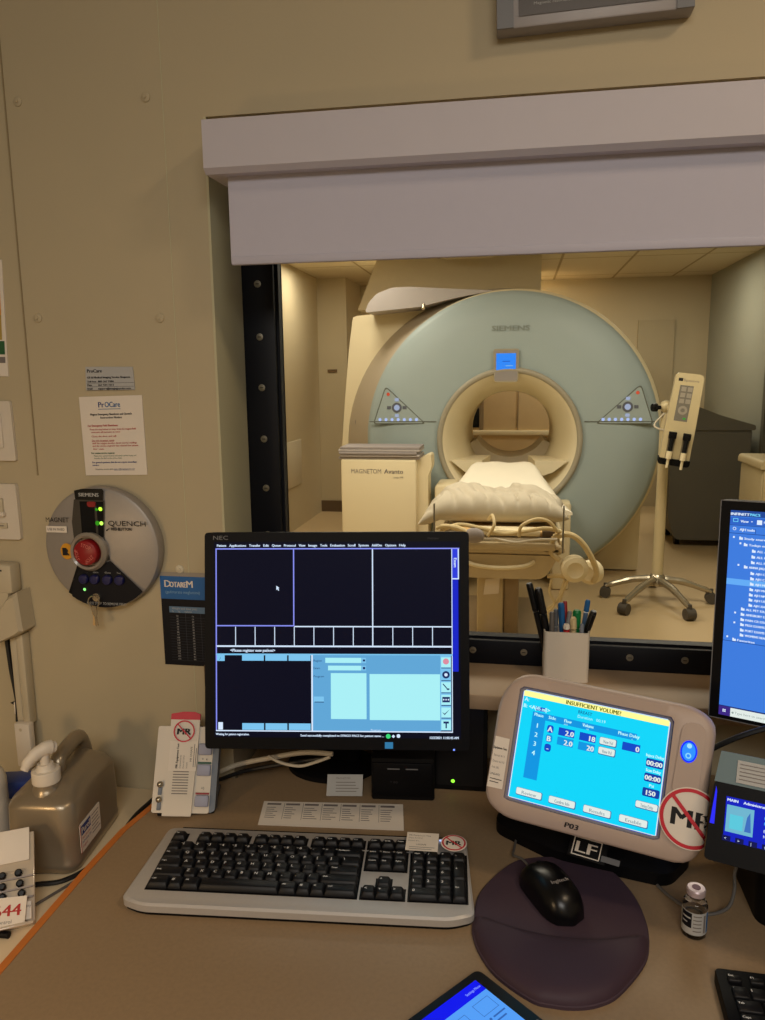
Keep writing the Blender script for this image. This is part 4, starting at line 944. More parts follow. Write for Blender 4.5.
for i, (l_, s_) in enumerate((('Inject Delay', '00:00'), ('Scan Delay', '00:00'), ('Psi', '150'))):
    v0 = .365+i*.125; tx(l_, .93, v0-.012, .0038, CT, 'C', b=.0002, w=len(l_)*.0018); m.prism(rpoly([(U_(.878), V_(v0+.072)), (U_(.985), V_(v0+.072)), (U_(.985), V_(v0)), (U_(.878), V_(v0))], .002, 3), .0021, .0025, emi((14, 60, 160))); tx(s_, .931, v0+.058, .006, CW, 'C', b=.0004, k=8)
btn(.845, .735, .99, .80, 'Timing Delay')
for u0, s_ in ((.055, 'Review'), (.285, 'Confirm Info'), (.52, 'Results'), (.755, 'Enable')): btn(u0, .885, u0+.185, .955, s_)
m.build('screen', case)
m = MB(DM); m.prism(rpoly([(.106, -.012), (.136, -.012), (.138, .076), (.110, .076)], [.008, .008, .018, .014], 5), -.0032, .004, P03M); m.build('button_pod', case, recalc=True)
m = MB(DM); m.disc(.1205, .040, .0098, emi((10, 40, 230), 1.6), -.0038, 32, rz=.0135); m.disc(.1205, .040, .0078, emi((40, 130, 255), 1.3), -.0040, 32, rz=.0112); m.disc(.1205, .047, .003, emi((150, 210, 255), 1.2), -.0042, 14); m.disc(.1205, .035, .0035, emi((130, 200, 255), 1.2), -.0042, 14); m.disc(.1205, .035, .002, emi((40, 130, 255), 1.2), -.0043, 14)
tag(m.build('power_button', case), 'glowing blue oval button')
m = MB(); cx_, cz_, rs = .1315, -.0385, .0355
for k in range(14): m.disc(cx_, cz_, rs*1.04*(k+1)/14, PAPER, -.0036, 48, ri=rs*1.04*max(k, .02)/14)
m.text('MR', cx_+.002, cz_-.011, .021, INK, -.0040, 'C', w=rs*1.32, bold=.0011)
for k in range(4): m.disc(cx_, cz_, rs*(.88+.03*(k+1)), RED, -.0043, 60, ri=rs*(.88+.03*k))
for k in range(24):
    p0, p1 = -.92+1.84*k/24, -.92+1.84*(k+1)/24; q_ = rs*.7071; h_ = .0016
    m.poly([(cx_+q_*p0-h_, cz_-q_*p0-h_), (cx_+q_*p1-h_, cz_-q_*p1-h_), (cx_+q_*p1+h_, cz_-q_*p1+h_), (cx_+q_*p0+h_, cz_-q_*p0+h_)], RED, -.0045)
for v in m.bm.verts:      # the sticker folds round the side of the bezel
    e_ = v.co.x-.1475
    if e_ > 0: v.co.x = .1475+.0030*min(1, e_/.004); v.co.y += e_
    v.co = DM @ v.co
tag(m.build('round_sticker', case, angle=80), 'white round sticker with crossed-out letters in a red ring, folded over the edge')
m = MB(DM); m.poly([(-.1250, -.064), (-.1035, -.063), (-.1035, .004), (-.1235, .004)], PAPER, -.0018)
m.text('Equipment Test', -.1235, -.012, .0030, INK, -.0021, w=.018, bold=.0002); [m.text(s_, -.122, -.022-i*.008, .0028, INKG, -.0021) for i, s_ in enumerate(('Serial 611', 'Date 6/10', 'Init BL'))]; m.text('UNSAFE', -.1235, -.047, .0028, INK, -.0021); m.rect(-.1225, -.0525, -.106, -.0515, INK, -.0021); m.rect(-.1225, -.0565, -.110, -.0555, INK, -.0021)
tag(m.build('test_label', case), 'white paper test label on the left bezel')
m = MB(DM); m.text('P03', -.016, -.0885, .0065, INK, -.0022, w=.017, bold=.0004, shear=.15); m.build('handwritten_mark', case)
T = INV[t]
bp_ = rpoly([(-.024, 1.085), (.068, 1.022), (.215, .990), (.258, 1.05), (.235, 1.15), (.12, 1.18), (.0, 1.17)], .02, 4)
m = MB(T); m.loft([[(x, y_, DZ) for x, y_ in bp_], [(x, y_, DZ+.018) for x, y_ in bp_], [((x-.115)*.9+.115, (y_-1.09)*.85+1.10, DZ+.032) for x, y_ in bp_], [((x-.115)*.5+.115, (y_-1.09)*.5+1.11, DZ+.04) for x, y_ in bp_]], DARK); m.build('base', t, recalc=True)
m = MB(T); m.loft([rrect(.10, .05, .015, DZ+.035, cx=.115, cy=1.11), rrect(.09, .05, .015, .86, cx=.115, cy=1.06), rrect(.09, .04, .015, .93, cx=.105, cy=1.0)], DARK); m.build('neck', t)
lp = on(588, 849, DZ+.040)
m = MB(T @ panelM((lp.x, lp.y, DZ+.040), R(-20), R(52))); m.box2((-.026, -.0015, -.016), (.026, 0, .016), DARKM, .001); m.frame(-.021, -.013, .018, .013, .0015, PAPER, -.0017); m.rect(-.0195, -.0115, .0165, .0115, DARKM, -.0017); m.text('LF', -.016, -.008, .015, PAPER, -.002, w=.028, bold=.0008); m.rect(.020, -.012, .045, -.004, FRAMEG2, -.002); tag(m.build('base_label', t), 'black plate with two large white letters')

# ------------------------------------------------------------------ vial
t = thing('vial', 'small clear glass vial with a printed label and pale crimped cap', 'vial', (.2295, .907, DZ))
m = MB(); m.lathe([(.0135, 0), (.0150, .002), (.0150, .040), (.0142, .0445), (.0110, .0480), (.0078, .0495), (.0075, .056)], GLASSC, 36); m.build('bottle', t, angle=60)
m = MB(); n_ = 40
def band(a0, a1, z0, z1, mt, r_=.01515): 
    k_ = 16; m.loft([[(r_*math.cos(R(a0+(a1-a0)*i/k_)), r_*math.sin(R(a0+(a1-a0)*i/k_)), z_) for i in range(k_+1)] for z_ in (z0, z1)], mt, (False, False), closed=False)
band(150, 390, .007, .037, PAPERG); band(190, 245, .016, .036, NAVY, .0152); band(318, 335, .009, .036, INKT, .0152); band(300, 312, .010, .034, INKG, .0152); band(196, 240, .028, .030, PAPERG, .01525); band(196, 225, .022, .0235, PAPERG, .01525)
for k in range(5): band(252, 290, .012+k*.005, .0135+k*.005, INKG, .01521)
m.build('label', t, angle=80)
m = MB(); m.lathe([(.0095, .0545), (.0112, .055), (.0114, .0615), (.0102, .063), (.0055, .0632)], mat('vial_cap', (196, 178, 182), .35, .3), 32); m.lathe([(.0052, .0633), (.005, .0638)], mat('vial_stopper', (120, 76, 92), .5), 24); m.build('cap', t)

# ------------------------------------------------------------------ tablet
t = thing('tablet', 'black tablet with a blue lit page at the bottom edge of the photo', 'tablet', (-.033, .794, DZ+.001), R(50))
# local: top right corner of the tablet is the origin, x to the right edge, y up
m = MB(); 
m.loft([[(x, y_, z_) for x, y_ in rpoly([(-.26, -.17), (0, -.17), (0, 0), (-.26, 0)], .009, 5)] for z_ in (0, .007)]+[[(x*.992-.001, y_*.992-.0007, .0084) for x, y_ in rpoly([(-.26, -.17), (0, -.17), (0, 0), (-.26, 0)], .009, 5)]], DARKG); m.build('casing', t)
F = Matrix.Translation((0, 0, .0086)) @ FLAT
m = MB(F); m.rect(-.24, -.154, -.0155, -.0105, emi((84, 158, 246), 1.0), 0); m.rect(-.24, -.027, -.0155, -.0105, emi((14, 22, 236), 1.0), -.0002); m.text('Settings Menu', -.040, -.021, .0035, emi((120, 140, 255)), -.0004, w=.022, bold=.0003)
ld = emi((50, 100, 180)); m.frame(-.046, -.052, -.022, -.034, .0006, ld, -.0003); m.frame(-.10, -.06, -.06, -.036, .0006, ld, -.0003); m.rect(-.044, -.060, -.041, -.057, ld, -.0003); m.rect(-.038, -.0595, -.020, -.0575, ld, -.0003); m.rect(-.044, -.066, -.041, -.063, ld, -.0003); m.rect(-.038, -.0655, -.024, -.0635, ld, -.0003); m.rect(-.10, -.075, -.062, -.0735, ld, -.0003)
m.build('screen', t)
m = MB(); m.disc(0, 0, .0016, FRAMEG2, 0, 12, M=Matrix.Translation((-.006, -.092, .0086)) @ FLAT); m.build('sensor', t)

# ------------------------------------------------------------------ second keyboard
t = thing('keyboard', 'black keyboard at the lower right corner below the glass vial', 'keyboard', (.236, .834, DZ), R(-1))
m = MB(); m.loft([[(x, y_, z_) for x, y_ in rpoly([(0, 0), (.36, 0), (.36, -.135), (-.004, -.135)], .006, 4)] for z_ in (0, .012)]+[[(x*.995+.0008, y_*.99-.0006, .0138) for x, y_ in rpoly([(0, 0), (.36, 0), (.36, -.135), (-.004, -.135)], .006, 4)]], DARK); m.build('deck', t)
k2 = []
for i, l in enumerate(['Esc']+['F%d' % i for i in range(1, 13)]): k2.append((.016+i*.0235+.002, -.016, .95, .62, l))
for rr, (labs, ws) in enumerate(zip(LAB1, WID1)):
    cx = 0
    for l, w in zip(labs, ws): k2.append((.010+(cx+w/2)*.0187, -.036-rr*.0192, w, 1, l)); cx += w
for (x, y_, w, d, lab) in k2:
    mb = MB(); b = .0138
    mb.loft([rrect(w*.0187-.003, d*.0187-.003, .002, b, 3, x, y_), rrect(w*.0187-.003, d*.0187-.003, .002, b+.0025, 3, x, y_), rrect(w*.0187-.0042, d*.0187-.0042, .002, b+.0032, 3, x, y_)], KEYM, (False, True))
    if lab != 'Space': mb.text(lab, x-w*.0187/2+.003, y_*0, .0042 if len(lab) == 1 else .003, LEG, 0, M=Matrix.Translation((0, y_+.0015, b+.0034)) @ FLAT, bold=.0001)
    mb.build('key', t, angle=50)

# ------------------------------------------------------------------ right hand monitor
t = thing('monitor', 'black wide monitor at right edge showing a blue folder list', 'monitor', (.52, 1.06, DZ), R(-25))
RM = INV[t] @ panelM((.2729, 1.077, .9637), R(-25), R(5), R(1.3))
m = MB(RM); m.prism(rpoly([(0, 0), (.49, 0), (.49, .306), (0, .306)], .003, 3), 0, .022, DARK); m.prism(rpoly([(.08, .04), (.41, .04), (.41, .26), (.08, .26)], .02, 3), .021, .045, DARKM); case = m.build('casing', t, recalc=True)
m = MB(RM); m.frame(0, 0, .49, .306, .0012, FRAMEG2, -.0003); m.build('bezel_edge', case)
m = MB(RM); k = .000346
def XX(c, cy=500): return (c-(128-(cy-78)*.0645))*.000315
def ZZ(c): return .306-(c-78)*.0003457
B1 = emi((62, 124, 222), 1.0); B2 = emi((66, 132, 226), 1.0); B3 = emi((100, 172, 246), 1.0); WT = emi((224, 238, 255), 1.0); DK = emi((24, 56, 130)); CYT = emi((120, 220, 255))
m.rect(.0135, .0062, .478, .2925, B1, -.0004)
m.rect(.0135, ZZ(140), .478, .2925, emi((34, 72, 150)), -.0006); m.text('INFINITT', XX(170, 130), ZZ(136), .0036, WT, -.0008, w=.023, bold=.0004); m.text('PACS', XX(246, 130), ZZ(136), .0036, CYT, -.0008, w=.012, bold=.0004)
m.rect(.0135, ZZ(173), .478, ZZ(143), emi((46, 100, 200)), -.0006); m.frame(XX(178, 155), ZZ(162), XX(198, 155), ZZ(148), .0007, CYT, -.0008); m.text('View', XX(208, 158), ZZ(163), .0034, WT, -.0008, bold=.0002); m.poly([(XX(248, 158), ZZ(156)), (XX(256, 158), ZZ(156)), (XX(252, 158), ZZ(161))], WT, -.0008); m.rect(XX(272, 155), ZZ(168), XX(292, 155), ZZ(150), WT, -.0008); m.text('Report', XX(298, 160), ZZ(163), .0034, WT, -.0008)
m.rect(.0135, ZZ(176), .478, ZZ(174), DK, -.0007); m.rect(.0135, ZZ(208), .478, ZZ(206), DK, -.0007)
m.disc(XX(183, 190), ZZ(189), .0022, WT, -.0008, 16, ri=.0015); m.text('AJH todo', XX(204, 190), ZZ(196), .0034, WT, -.0008, bold=.0002); m.rect(XX(265, 190), ZZ(204), XX(267, 190), ZZ(186), DK, -.0008)
rows_ = [(226, 222, 'Study search'), (250, 240, 'Todays exams'), (273, 272, 'ALL A'), (296, 270, 'ALL B'), (318, 268, 'ALL PT'), (338, 240, 'ANNA JAQ'), (361, 266, 'AJH CR'), (382, 265, 'AJH CT'), (403, 264, 'AJH MR'), (425, 262, 'AJH MG'), (446, 260, 'AJH NM'), (466, 259, 'AJH US'), (487, 258, 'AJH XA'), (506, 228, 'ALL PET EXAMS'), (527, 227, 'AMESBURY EX'), (548, 226, 'PAIN CR EXAMS'), (568, 225, 'PEDI EXAMS'), (590, 224, 'PORT EXAMS'), (610, 223, 'WOMENS HEALTH'), (632, 193, 'Favorites')]
m.rect(.0135, ZZ(412), .478, ZZ(388), B3, -.0006)
for yy, xx, s_ in rows_:
    m.text(s_, XX(xx, yy), ZZ(yy+4), .0031, WT, -.0008, w=len(s_)*.0024, bold=.00018)
    fx = XX(xx-20, yy); m.rect(fx, ZZ(yy+5), fx+.0045, ZZ(yy-4), WT, -.0008); m.rect(fx, ZZ(yy-4), fx+.002, ZZ(yy-7), WT, -.0008)
for yy, xx in ((222, 180), (245, 206), (331, 198), (522, 184), (562, 181), (622, 152)): m.rect(XX(xx-3, yy), ZZ(yy+4), XX(xx+4, yy), ZZ(yy-3), WT, -.0008)
m.rect(.0135, ZZ(640), .478, ZZ(638), DK, -.0007); m.rect(.0135, ZZ(930), .478, ZZ(905), emi((24, 40, 110)), -.0006)
m.rect(.0135, ZZ(945), .0285, ZZ(908), emi((60, 40, 130)), -.0008); [m.rect(.0185+i*.0022, ZZ(931)+j*.0022, .0202+i*.0022, ZZ(931)+.0017+j*.0022, WT, -.001) for i in (0, 1) for j in (0, 1)]
m.rect(.0285, ZZ(945), .22, ZZ(910), emi((226, 236, 230)), -.0008); m.text('Type here to search', .034, ZZ(932), .0034, emi((150, 165, 160)), -.001); m.disc(.0315, ZZ(928), .0015, emi((150, 165, 160)), -.001, 12)
m.build('screen', case)
T = INV[t]
m = MB(T); m.box2((.47, .98, DZ), (.66, 1.14, DZ+.012), DARK, .004); m.build('stand_base', t)
m = MB(RM); c_ = (.245, .06); m.box2((.26, .045, -.20), (.32, .062, .16), DARKM, .004); m.build('stand_neck', t)

# ------------------------------------------------------------------ dark desk unit at right edge
t = thing('desk_unit', 'dark desk device with a small blue screen and grey-green labelled top at right edge', 'device', (.34, .96, DZ), R(-18))
VM = INV[t] @ panelM((.2258, .8692, .8845), R(-18), R(25))
m = MB(VM); m.prism(rpoly([(0, -.006), (.19, -.006), (.19, .083), (.004, .083)], [.006, .006, .004, .004], 3), 0, .07, DARK); case = m.build('casing', t, recalc=True)
m = MB(VM); m.loft([[(.004, .0005, .0832), (.19, .0005, .0832), (.19, .07, .0832), (.004, .07, .0832)], [(.008, .012, .119), (.19, .012, .119), (.19, .07, .119), (.008, .07, .119)]], DEVT); tag(m.build('top_cover', case, recalc=True), 'grey-green sloping top cover')
m = MB(VM @ Matrix.Translation((0, .0005, .0832)) @ Matrix.Rotation(R(-18), 4, 'X')); m.rect(.027, .003, .12, .030, PAPERG, -.0012); lines(m, .030, .11, .025, 5, .0045, .001, INKG, -.0016, jit=.4); m.build('label', case)
m = MB(VM); m.poly([(.003, .035), (.008, .035), (.008, .072), (.0065, .078)], emi((40, 40, 230), 1.2), -.0006); m.build('status_strip', case)
m = MB(VM); m.rect(.0185, .020, .13, .069, emi((12, 30, 190), 1.0), -.0006); m.text('MAIN    Administrator', .020, .064, .003, WT, -.0009, w=.045, bold=.0002); m.rect(.020, .030, .049, .060, emi((110, 180, 206)), -.0009); m.rect(.024, .034, .038, .05, emi((90, 200, 220)), -.0011); m.poly([(.04, .034), (.047, .034), (.045, .056), (.042, .05)], emi((60, 110, 190)), -.0011)
m.text('Ready', .060, .052, .0032, emi((90, 190, 255)), -.0009); m.text('Patient', .060, .046, .0032, emi((90, 190, 255)), -.0009); m.text('Exam', .060, .038, .0032, WT, -.0009); m.text('Name', .060, .032, .0032, WT, -.0009)
for i in range(6): m.rect(.0175+i*.014, .0195, .0265+i*.014, .0255, emi((10, 16, 80)), -.0009); m.text('<>|#+='[i], .020+i*.014, .021, .003, WT, -.0011)
m.build('screen', case)
T = INV[t]
m = MB(T); m.loft([rrect(.12, .12, .02, DZ, cx=.372, cy=.99), rrect(.11, .10, .02, .82, cx=.365, cy=.985), rrect(.10, .06, .01, .905, cx=.345, cy=.955)], DARK); m.build('pedestal', t)
cable('cable', [(.20, .99, DZ+.003), (.215, .965, DZ+.003), (.245, .94, DZ+.003), (.277, .945, DZ+.01), (.288, .955, DZ+.03), (.290, .965, DZ+.05), (.30, .975, DZ+.07)], .0022, CABLEG, 'thin grey cable looping over the desk below the dark device')
cable('cable', [(.240, 1.03, .91), (.252, 1.015, .935), (.275, 1.005, .958), (.30, 1.00, .975), (.335, 1.0, .99)], .0036, CABLEK, 'black cable rising between the dark device and the right monitor')

# ------------------------------------------------------------------ pen holder
t = thing('pen_holder', 'white square pen cup standing on the window sill', 'pen cup', (.0875, 1.268, SZ))
m = MB(); w_ = .0745; hh = .0855
m.loft([rrect(w_, .05, .007, 0, 5), rrect(w_, .05, .007, hh, 5), rrect(w_-.005, .045, .005, hh, 5), rrect(w_-.005, .045, .005, .004, 5)], WHITEP, (True, True)); m.build('cup', t, angle=40)
def pen(name, tip, r, mt, label, cat, base, capm=None, capl=.0, flat=False, blunt=True):
    B0 = Vector(base); Tp = Vector(tip); d = (Tp-B0).normalized(); L = (Tp-B0).length
    q_ = Vector((0, 0, 1)).rotation_difference(d).to_matrix().to_4x4()
    e = thing(name, label, cat, B0, 0, 'pens in the white cup')
    mm = MB(q_); mm.lathe([(r*.3, 0), (r, .012), (r, L-capl-.002)]+([(r*.7, L)] if not capl else []), mt, 14); mm.build('barrel', e)
    if capl:
        mm = MB(q_); mm.lathe([(r*1.12, L-capl), (r*1.12, L-.003), (r*.8, L)], capm or mt, 14); mm.box((0, -r*1.4, L-capl*.5), (r*.6, r*.6, capl*.8), capm or mt); mm.build('cap', e)
cy_ = 1.268
def bse(x, y_): return (x, y_, SZ+.0055)
def tipp(px_, py_, Y): v = ony(px_, py_, Y); return (v.x, v.y, v.z)
BK = mat('pen_black', (12, 12, 14), .4)
for (px_, py_, Y, r_, mt, bx, by, label, cm_, cl) in [
    (529, 583, 1.262, .0052, BK, .064, 1.276, 'tallest black pen leaning left in the white cup', None, .05),
    (538, 588, 1.258, .0058, BK, .072, 1.268, 'thick black marker leaning left, beside the tallest pen in the cup', None, .045),
    (552, 612, 1.256, .0042, mat('pen_grey', (92, 86, 80), .5), .064, 1.256, 'grey pen standing at the left front of the white cup', None, 0),
    (556, 609, 1.280, .0036, FRAMEG2, .072, 1.283, 'slim grey pen standing behind the left pens of the cup', None, .03),
    (561, 603, 1.272, .0048, INKT, .088, 1.272, 'blue pen left of centre in the white cup', None, .05),
    (565, 601, 1.284, .0036, DRED, .092, 1.284, 'red tipped pencil in the middle back of the white cup', None, 0),
    (570, 611, 1.262, .0038, FRAMEG2, .078, 1.262, 'grey slanted pen at the centre of the white cup', None, 0),
    (566.5, 624, 1.255, .005, mat('pen_red_white', (190, 40, 48), .4), .090, 1.255, 'short red pen with pale tip at the front of the cup', PAPER, .008),
    (577, 610, 1.276, .0062, mat('marker_green', (12, 120, 62), .4), .104, 1.274, 'green capped marker in the white cup', None, .03),
    (573, 617, 1.262, .0050, CABLEB, .103, 1.260, 'cream stick right of the red pen in the cup', None, .02),
    (588, 600, 1.284, .0040, mat('pen_blue_clear', (84, 112, 150), .35), .108, 1.284, 'clear blue ballpoint leaning right in the white cup', INKT, .02),
    (594, 611, 1.258, .0052, BK, .100, 1.281, 'black pen leaning right over the cup edge', None, .04),
    (582, 624, 1.252, .0036, GREYS, .112, 1.258, 'short grey-blue pen at the right of the cup', None, 0)]:
    pen('pen', tipp(px_, py_, Y), r_, mt, label, 'pen', bse(bx, by), cm_, cl)

# ================================================================== ON THE WALL
t = thing('roller_blind', 'pale roller blind with a boxed valance above the window', 'blind', (.25, WY, 1.76))
T = INV[t]
m = MB(T); m.loft([[(x, 1.09, 1.797), (x, WY-.001, 1.813), (x, WY-.001, 1.728), (x, 1.098, 1.726), (x, 1.09, 1.733)] for x in (-.444, .95)], VALM); m.build('valance', t, recalc=True)
m = MB(T); m.box2((-.4190, 1.118, 1.610), (.93, 1.121, 1.78), BLINDM); sh = m.build('shade', t)
m = MB(T); m.box2((-.4190, 1.1155, 1.6035), (.93, 1.1235, 1.616), BLINDM, .003); m.build('hem_bar', sh)
m = MB(T); m.box2((-.430, 1.105, 1.731), (-.424, 1.175, 1.79), WHITEP); m.build('bracket', t)

t = thing('wall_sign', 'silver framed dark wall display above the blind, cut by the top edge', 'wall display', (.09, WY, 1.905), 0)
SG = Matrix.Translation((0, 0, 0)) @ Matrix.Rotation(R(-1.6), 4, 'Y')
m = MB(SG); m.box2((-.128, -.032, 0), (.128, -.001, .20), FRAMEG, .003)
m.box2((-.127, -.034, .001), (-.105, -.03, .199), FRAMEG2); m.box2((.105, -.034, .001), (.127, -.03, .199), FRAMEG2); m.build('frame', t)
m = MB(SG); m.rect(-.098, .014, .096, .19, SIGND, -.0335); m.rect(-.080, .047, .078, .18, mat('sign_window', (150, 150, 146), .3), -.0337); m.text('Magnetic resonance imaging   system & environment', -.078, .026, .0035, PAPERG, -.0338, w=.135); m.text('}', .066, .025, .009, PAPERG, -.0338); m.build('panel', t)

# quench panel
QX, QZ, QR = -.685, 1.161, .1035
t = thing('quench_panel', 'round silver magnet quench panel with a red stop button on the left wall', 'alarm panel', (QX, WY, QZ))
Qf = Matrix.Rotation(PI/2, 4, 'X')      # lathe axis toward the room
m = MB(Qf); m.lathe([(QR*.99, .0005), (QR, .003), (QR, .018), (QR*.985, .022), (QR*.93, .0245), (0.0005, .027)], SILV2, 72); m.build('housing', t, angle=40)
m = MB()
m.poly([(-.038, .098), (-.022, .1015), (.013, .1015), (.015, .0985), (.013, .082), (-.037, .083)], DARKG, -.0285)
m.poly([(-.040, .083), (.015, .082), (.010, .02), (.018, -.020), (-.032, -.02), (-.045, .0), (-.047, .045)], SMOKE, -.0275)
m.poly([(-.030, .080), (-.004, .080), (-.004, .02), (-.030, .02)], DARKM, -.0278); m.poly([(.0, .080), (.013, .080), (.009, .02), (.0, .02)], DARKM, -.0278)
dk = [(-.060, -.072), (-.036, -.022), (-.012, -.032), (.018, -.020), (.073, -.0715)]+[(.102*math.cos(R(a)), .102*math.sin(R(a))) for a in range(-46, -128, -6)]
m.poly(dk, NAVY, -.0280); m.poly([(-.063, -.078), (-.040, -.022), (-.034, -.026), (-.052, -.055), (-.058, -.081)], DARKM, -.0284)
m.build('dark_fascia', t)
def qt(*a, **k): m = MB(); m.text(*a, **k); m.build('lettering', t)
qt('SIEMENS', -.012, .0885, .006, PAPERG, -.029, 'C', w=.036, bold=.0003); qt('MAGNET', -.094, .044, .008, INK, -.0285, w=.042); qt('QUENCH', .019, .040, .0085, INK, -.0285, w=.067)
qt('RED BUTTON', .024, .032, .005, INK, -.0285, w=.036, bold=.0005); qt('PRESS STOP TO REMOVE FIELD', -.030, -.097, .0045, PAPERG, -.029, w=.072)
m = MB(); m.poly([(.014, .033), (.016, .030), (.022, .037), (.016, .033)], INK, -.0285); m.build('handwritten_tick', t)
m = MB(); m.rect(-.095, .026, -.057, .037, PAPER, -.0283); m.text('USE IN FIXED', -.092, .0295, .0042, INK, -.0287, w=.031); m.build('label', t)
for x, s_ in ((-.026, '.'), (-.010, 'Alarm'), (.012, 'Silence'), (.032, 'Test')): qt(s_, x, -.042, .0028, PAPERG, -.0289, al='C')
BXq = Matrix.Translation((-.016, 0, -.004))
m = MB(BXq @ Qf); m.lathe([(.032, .024), (.033, .036), (.029, .042), (.0255, .040), (.0245, .030)], CLEARR, 40); m.build('button_guard', t)
m = MB(BXq @ Qf); m.lathe([(.0215, .028), (.0215, .042), (.0205, .046), (.016, .048), (0.0005, .049)], DRED, 36)
for s_, a in (('STOP', 70), ('STOP', -50), ('STOP', 190)):
    m.M = BXq @ Matrix.Translation((0, -.0496, 0)) @ Matrix.Rotation(-R(a-90), 4, 'Y'); m.text(s_, 0, .010, .006, mat('stop_text', (216, 120, 110)), 0, 'C', w=.018)
m.build('stop_button', t)
for x in (-.032, -.012, .011, .033):
    m = MB(Matrix.Translation((x, 0, -.053)) @ Qf); m.lathe([(.0085, .028), (.0085, .032), (.007, .034), (.0005, .0345)], BLUBTN, 20); m.build('blue_button', t)
for x, z_, r_, c_ in ((.008, .068, .0034, emi((190, 255, 60), 1.6)), (.001, .067, .0025, emi((60, 170, 30), .7)), (.008, .044, .0034, emi((190, 255, 90), 1.5)), (.001, .044, .004, emi((60, 170, 30), .7)), (-.032, -.071, .0026, emi((150, 255, 130), 1.3))):
    m = MB(); m.disc(x, z_, r_, c_, -.030, 12); m.build('indicator_light', t)
m = MB(); m.prism(rpoly([(-.016, .080), (.0, .080), (-.001, .071), (-.015, .071)], .004, 3), -.030, -.0276, DRED); m.build('alarm_lamp', t, recalc=True)
m = MB(); m.disc(-.060, -.006, .0115, YEL, -.0286, 24, rz=.014); m.text('R', -.065, -.013, .012, INK, -.029, bold=.001, w=.009); m.rect(-.068, -.013, -.060, .000, INK, -.0289); tag(m.build('yellow_sticker', t), 'round yellow sticker with a black mark')
m = MB(Matrix.Translation((-.011, 0, -.084)) @ Qf); m.lathe([(.007, .026), (.007, .032), (.0005, .0325)], STEEL, 18); m.build('lock', t)
k_ = thing('key_set', 'small metal keys hanging from the lock of the round quench panel', 'keys', (QX-.013, WY-.0345, QZ-.086))
m = MB(); m.tube([(.010*math.cos(2*PI*i/20), -.002, -.004+.010*math.sin(2*PI*i/20)) for i in range(21)], .0012, STEEL, 6); m.build('key_ring', k_)
for a, mt in ((R(4), COILT), (R(-8), STEEL)):
    m = MB(Matrix.Translation((0, -.001 if a > 0 else -.0035, -.012)) @ Matrix.Rotation(a, 4, 'Y')); m.prism(rpoly([(-.005, 0), (.005, 0), (.004, -.014), (.002, -.016), (.0015, -.034), (-.0025, -.034), (-.002, -.016), (-.004, -.014)], .001, 2), -.001, .001, mt); m.build('key', k_, recalc=True)

# notices
def wallquad(name, c, label, cat, thick=.002, mt=PAPER):
    """c: corners TL TR BR BL on the wall (x, z)"""
    e = thing(name, label, cat, (c[3][0], WY, c[3][1])); T_ = INV[e]
    m_ = MB(T_); m_.prism([c[3], c[2], c[1], c[0]], WY-thick, WY-.0002, mt); m_.build('sheet', e, recalc=True)
    ux = Vector((c[2][0]-c[3][0], c[2][1]-c[3][1])); vz = Vector((c[0][0]-c[3][0], c[0][1]-c[3][1]))
    A_ = Matrix(((ux.x/ux.length, 0, vz.x/vz.length, c[3][0]), (0, 1, 0, WY-thick-.0004), (ux.y/ux.length, 0, vz.y/vz.length, c[3][1]), (0, 0, 0, 1)))
    return e, MB(T_ @ A_), ux.length, vz.length
e, m, w, h = wallquad('notice', ((-.701, 1.461), (-.618, 1.460), (-.6165, 1.4235), (-.703, 1.423)), 'small white contact notice directly above the larger printed notice', 'notice', mt=PAPERG)
m.text('ProCare', .003, .0285, .0055, INK, 0, w=.026, bold=.0003); m.text('GE & Medical Imaging Service Requests', .003, .0190, .0032, INK, 0, w=.076, bold=.0003)
for i, (a_, b_) in enumerate((('Toll Free', '800 367 9386'), ('Main', '267 934 1013'), ('Email', 'support@imagingservice.com'))):
    z_ = .0125-i*.0058; m.text(a_, .003, z_, .003, INK, 0, bold=.0002); m.text(b_, .022, z_, .003, INK, 0, w=(.028, .028, .058)[i], bold=.0002); m.rect(.002, z_-.0014, w-.001, z_-.0010, INK)
m.build('printing', e)
e, m, w, h = wallquad('notice', ((-.717, 1.412), (-.605, 1.4145), (-.604, 1.2835), (-.715, 1.281)), 'white letter-size printed notice with red paragraphs above the round panel', 'notice')
m.text('Pr', .034, .113, .009, INKB, 0, w=.010, bold=.0003); m.text('OCare', .0455, .113, .0088, INKT, 0, w=.027, bold=.0003); m.rect(.033, .1095, .073, .1103, INKT)
m.text('Magnet Emergency Shutdown and Quench', .018, .100, .0034, INK, 0, w=.074, bold=.0002); m.text('Instruction Notice', .036, .0945, .0034, INK, 0, w=.038, bold=.0002)
m.text('For Emergency Field Shutdown:', .012, .0815, .0032, INKR, 0, w=.054, bold=.0002)
for z_, ws_ in ((.0755, (.0, .082)), (.071, (.002, .052)), (.064, (.002, .044)), (.057, (.002, .040)), (.0525, (.002, .080)), (.048, (.002, .082)), (.043, (.003, .020))):
    m.text({.0755: 'Press the stop button to ramp down the magnet field', .071: 'evacuate all persons at once', .064: 'Close the door and call', .057: 'Do not re-enter room', .0525: 'until the oxygen monitor shows normal readings', .048: 'and the service engineer has released the system', .043: 'for use.'}[z_], .015+ws_[0], z_, .0028, INKR, 0, w=ws_[1], bold=.0001)
m.rect(.016, .0562, .056, .0566, INKR)
m.text('For routine service requests:', .014, .036, .003, INKGR, 0, w=.042, bold=.0002); m.text('Please have system location and serial number ready and', .018, .0315, .0026, INKGR, 0, w=.076); m.text('describe the fault to the service team', .018, .0275, .0026, INKGR, 0, w=.050)
